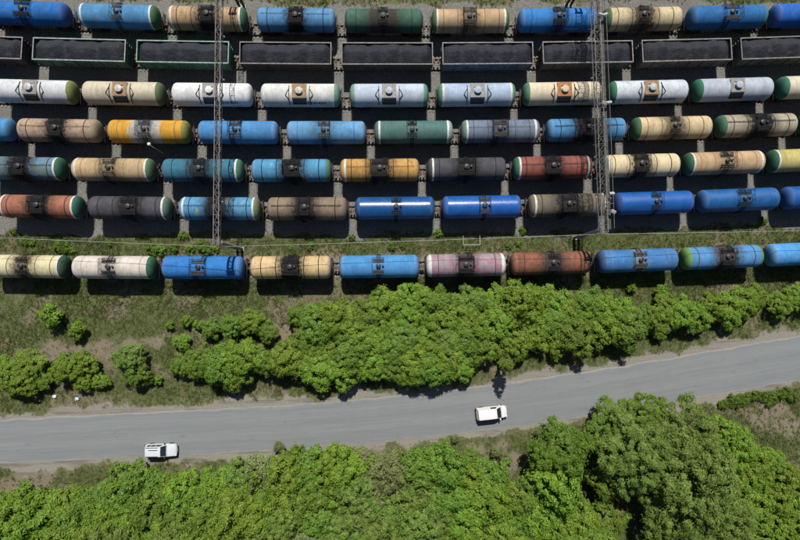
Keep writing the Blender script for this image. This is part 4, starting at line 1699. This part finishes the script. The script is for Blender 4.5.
# separate trees at the west end of the belt
for (u, v, r_, kind, lb) in (
        (12, 372, 16, 'maple', 'broad yellow-green tree in the cluster by the litter'), (30, 366, 16, 'maple', 'broad yellow-green tree in the cluster by the litter'),
        (22, 382, 14, 'maple', 'broad yellow-green tree in the cluster by the litter'), (44, 378, 10, 'maple', 'broad yellow-green tree in the cluster by the litter'),
        (66, 368, 13, 'maple', 'loose light green tree next to the litter cluster'), (84, 364, 12, 'maple', 'loose light green tree next to the litter cluster'),
        (84, 382, 9, 'maple', 'small rounded light green tree on the road bank'), (101, 381, 8, 'maple', 'small rounded light green tree on the road bank'),
        (130, 358, 15, 'olive', 'dull olive tree standing alone on the bank'), (137, 372, 14, 'green', 'mid-green tree merged with the lone olive tree'),
        (182, 342, 8, 'maple', 'upright light green shrub beside the dirt path'), (182, 365, 11, 'green', 'small mid-green tree at the end of the belt'),
        (200, 362, 15, 'green', 'spreading mid-green tree near the belt end'), (222, 366, 19, 'green', 'spreading mid-green tree near the belt end'),
        (242, 358, 18, 'maple', 'large yellow-green tree near the belt end'), (236, 376, 14, 'maple', 'large yellow-green tree near the belt end'),
        (262, 360, 13, 'green', 'spreading mid-green tree near the belt end'), (212, 328, 10, 'green', 'scrubby tree clump on the slope above the belt end'),
        (232, 326, 11, 'green', 'scrubby tree clump on the slope above the belt end'), (252, 322, 12, 'maple', 'bright scrubby tree on the slope above the belt end'),
        (268, 332, 10, 'green', 'scrubby tree clump on the slope above the belt end'), (298, 315, 11, 'green', 'dark leafy tree by the bare earth gap'),
        (321, 312, 8, 'dark_', 'dark leafy bush by the bare earth gap'), (340, 304, 7, 'dark_', 'low bush creeping up to the wagon shadows')):
    kind = 'darktree' if kind == 'dark_' else kind
    hs = .62 if kind == 'darktree' else rng.uniform(.8, 1.0)
    plant(kind, u, v, r_, {'maple': 'maple_tree', 'green': 'broadleaf_tree', 'olive': 'willow_tree', 'darktree': 'broadleaf_tree'}[kind], lb, 'tree', 'separate trees at the belt end', hs)
for (u, v, r_, lb) in ((51, 315, 9.5, 'round bright bush alone on the grass slope'), (77, 330, 7.5, 'pale bush with long shadow beside the dirt path'),
                       (170, 325, 4, 'small shrub on the dry slope by the path'), (187, 321, 5, 'small shrub on the dry slope by the path'), (197, 325, 4, 'small shrub on the dry slope by the path'),
                       (556, 352, 7, 'round bush standing on the road bank'), (150, 378, 5, 'small bush below the lone olive tree'), (158, 380, 4, 'small bush below the lone olive tree'),
                       (632, 287, 4.5, 'small leafy bush rising from wagon shadow'), (661, 292, 6, 'small leafy bush rising from wagon shadow')):
    plant('bush', u, v, r_, 'bush', lb, 'bush', 'small bushes on the slope', 1.3)
plant('sapling', 507, 366, 5.6, 'young_tree', 'slender dark green tree throwing a thin shadow over the road', 'tree', None, 1.0, .8)
# weeds along the strip between the two southern lines
for (u, v, r_) in ((26, 241, 5), (31, 243, 4), (58, 246, 7), (66, 247, 6), (72, 250, 5), (110, 243, 4), (152, 248, 7), (160, 250, 7), (175, 247, 6), (183, 236, 5), (190, 248, 6), (201, 246, 7),
                   (207, 250, 6), (216, 249, 5), (13, 232, 4), (352, 237, 4), (439, 233, 5), (523, 230, 5), (509, 246, 4), (519, 243, 4), (763, 220, 5), (310, 247, 4), (290, 248, 3), (392, 246, 5), (403, 246, 4)):
    plant('rough' if tree_n[0] % 3 else 'weed', u, v, r_ * .85, 'weed_plant', 'leafy green weed growing on the strip between wagon lines', 'plant', 'weeds between the wagon lines', 1.0)

# the wood south of the road
wood = [(-20, 520), (10, 512), (40, 502), (75, 488), (105, 474), (130, 470), (180, 470), (230, 466), (280, 458), (340, 459), (400, 457), (440, 453), (475, 462), (490, 472), (515, 488), (535, 510),
        (560, 515), (590, 530), (620, 560), (-20, 570)]
SG = 'trees of the wood south of the road'
for (u, v) in poisson([(a, b + ((14 if a < 250 else 5) if b < 500 else 0)) for a, b in wood], 17.0, 8):
    t = rng.random()
    cen = 260 < u < 460 and v > 470
    if cen and t < .22:
        kind = 'dead'
    elif cen and t < .5:
        kind = 'olive'
    elif t < .58:
        kind = 'maple'
    elif t < .88:
        kind = 'green'
    else:
        kind = 'olive'
    nm, lb = {'maple': ('maple_tree', 'yellow-green'), 'green': ('broadleaf_tree', 'mid-green'), 'olive': ('willow_tree', 'feathery olive'),
              'dead': ('bare_twig_tree', 'greyish half-leafed')}[kind]
    deep = 'at the road edge of' if v < 492 else ('in the middle of' if v < 525 else 'deep in')
    lb = '%s tree %s the southern wood, opposite the %s wagon' % (lb, deep, six_near(u, v))
    plant(kind, u, v, rng.uniform(17, 23), nm, lb, 'tree', SG, rng.uniform(.95, 1.35))
for (u, v, r_, kind, hs, nm, lb) in (
        (558, 448, 27, 'darktree', .95, 'broadleaf_tree', 'dense deep green tree beside the bare verge patch'),
        (556, 482, 24, 'maple', 1.5, 'maple_tree', 'yellow-green tree in front of the deep green one'),
        (610, 428, 24, 'tall', .85, 'broadleaf_tree', 'tall fresh green tree reaching over the road edge'),
        (640, 415, 22, 'tall', .9, 'broadleaf_tree', 'tall fresh green tree reaching over the road edge'),
        (632, 452, 34, 'willow', .95, 'willow_tree', 'large feathery olive tree behind the fresh green roadside ones'),
        (680, 440, 36, 'willow', .95, 'willow_tree', 'large feathery olive tree between the road and bright maples'),
        (690, 485, 40, 'willow', 1.0, 'willow_tree', 'largest feathery olive tree at the heart of the tall grove'),
        (672, 524, 32, 'willow', .9, 'willow_tree', 'large feathery olive tree beside the dark gap of the grove'),
        (715, 525, 34, 'willow', .95, 'willow_tree', 'large feathery olive tree deep in the grove, touching bright maples'),
        (520, 497, 19, 'green', 1.2, 'broadleaf_tree', 'mid-green tree filling the corner below the bare verge patch'),
        (604, 522, 19, 'green', 1.0, 'broadleaf_tree', 'shaded tree low in the dark gap of the grove'),
        (606, 478, 17, 'green', 1.25, 'broadleaf_tree', 'shaded tree between the deep green tree and the grove'),
        (764, 480, 13, 'darktree', .7, 'broadleaf_tree', 'small bluish green tree between the bright maples'),
        (598, 560, 26, 'green', 1.3, 'broadleaf_tree', 'shaded tree at the foot of the grove')):
    plant(kind, u, v, r_, nm, lb, 'tree', 'tall grove by the dirt patch', hs)
for (u, v, r_) in ((722, 432, 16), (738, 448, 17), (752, 462, 17), (770, 460, 12), (745, 478, 16), (783, 480, 16), (772, 500, 18), (796, 498, 17), (752, 505, 18), (790, 522, 18), (765, 530, 19), (812, 515, 18), (740, 540, 18),
                   (815, 545, 20), (785, 550, 20)):
    plant('maple', u, v, r_, 'maple_tree', 'bright maple ' + ('touching the feathery olive grove' if u < 756 else ('on the edge of the dirt patch' if v < 500 else 'deep in the wood beyond the dirt patch')), 'tree', 'bright maples by the dirt patch', 1.1)
for (u, v, r_) in ((279, 446, 5), (455, 438, 4), (297, 452, 8), (338, 455, 6), (495, 452, 5), (470, 455, 8), (505, 458, 6)):
    plant('dead' if r_ < 8 else 'olive', u, v, r_, 'bush', 'wispy bush on the verge between road and wood', 'bush', 'bushes on the southern verge', 1.3)

hr = random.Random(9)
for i in range(26):
    t_ = i / 25
    plant('rough', 722 + 72 * t_ + hr.uniform(-2, 2), 406 - 11 * t_ ** .6 + hr.uniform(-4.5, 4.5), hr.uniform(3, 5.5), 'weed_plant', 'tall weed in the green fringe beside the road junction gravel', 'plant', 'tall weeds by the dirt patch', hr.uniform(.8, 1.5))

# ------------------------------------------------------------------ grass
def grass(name, n, sd, want, mat, h, label):
    r = np.random.default_rng(sd)
    x = r.uniform(-66, 66, n)
    y = r.uniform(-40, 50, n)
    bal, dirt, green, sh = ground_masks(x, y)
    ru, rl = road_y(x)
    d = np.maximum(y - ru, rl - y)
    p = np.clip(1 - bal * 1.15, 0, 1) * np.clip(1 - sh * 1.1, 0, 1) * np.clip(1 - dirt * .95, 0, 1) * (green if want == 'g' else (1.1 - green)) * (.25 + fbm(x, y, 2.0, 77))
    keep = (r.random(n) < p) & (d > .9)
    for k in range(7):
        keep &= np.abs(y - np.polyval(track_fit[k], x)) > 1.0
    x, y = x[keep], y[keep]
    bl = 7
    k = np.repeat(np.arange(len(x)), bl)
    ang = r.random(len(k)) * 6.28
    lean = r.uniform(.25, 1.0, len(k))
    hh = h * r.uniform(.5, 1.3, len(k))
    bx_ = x[k] + r.normal(0, .09, len(k))
    by_ = y[k] + r.normal(0, .09, len(k))
    w = .030 + .02 * r.random(len(k))
    ca, sa = np.cos(ang), np.sin(ang)
    co = np.empty((len(k), 3, 3), np.float32)
    co[:, 0] = np.stack([bx_ - sa * w, by_ + ca * w, np.full(len(k), -.03)], 1)
    co[:, 1] = np.stack([bx_ + sa * w, by_ - ca * w, np.full(len(k), -.03)], 1)
    co[:, 2] = np.stack([bx_ + ca * hh * lean, by_ + sa * hh * lean, hh * (1.1 - .5 * lean)], 1)
    me = bpy.data.meshes.new(name)
    m_ = len(k)
    me.vertices.add(m_ * 3)
    me.vertices.foreach_set('co', co.ravel())
    me.loops.add(m_ * 3)
    me.loops.foreach_set('vertex_index', np.arange(m_ * 3))
    me.polygons.add(m_)
    me.polygons.foreach_set('loop_start', np.arange(0, m_ * 3, 3))
    me.update()
    me.materials.append(mat)
    o = obj(name, me)
    return tag(o, label, 'grass', None, 'stuff')


LM['grass'] = leaf_mat('green_grass_blades', (0.080, 0.112, 0.028), (0.155, 0.190, 0.060), .3)
LM['dry'] = leaf_mat('dry_grass_blades', (0.120, 0.105, 0.055), (0.220, 0.190, 0.115), .3)
grass('grass', 190000, 1, 'g', LM['grass'], .34, 'green grass growing on the slope and strip')
grass('dry_grass', 150000, 2, 'd', LM['dry'], .30, 'dry straw-coloured grass on the slope')

# ------------------------------------------------------------------ litter
def litter(u, v, mat, name, label):
    p = at(u, v)
    m = MB()
    r = random.Random(u)
    n = 5
    vs = []
    for i in range(n):
        for j in range(n):
            vs.append((p.x + (i / 4 - .5) * .5 + r.uniform(-.05, .05), p.y + (j / 4 - .5) * .4 + r.uniform(-.05, .05), .12 + r.uniform(0, .12)))
    fs = [(i * n + j, (i + 1) * n + j, (i + 1) * n + j + 1, i * n + j + 1) for i in range(n - 1) for j in range(n - 1)]
    m.add(vs, fs)
    o = obj(name, m.mesh(name, mat))
    tag(o, label, 'litter')


litter(55, 396, M['white_metal'], 'litter_paper', 'crumpled white paper litter on the road bank')
litter(77.5, 398.5, simple('pale_blue_plastic', (0.30, 0.50, 0.62), .5), 'litter_bag', 'crumpled pale blue plastic bag on the road bank')
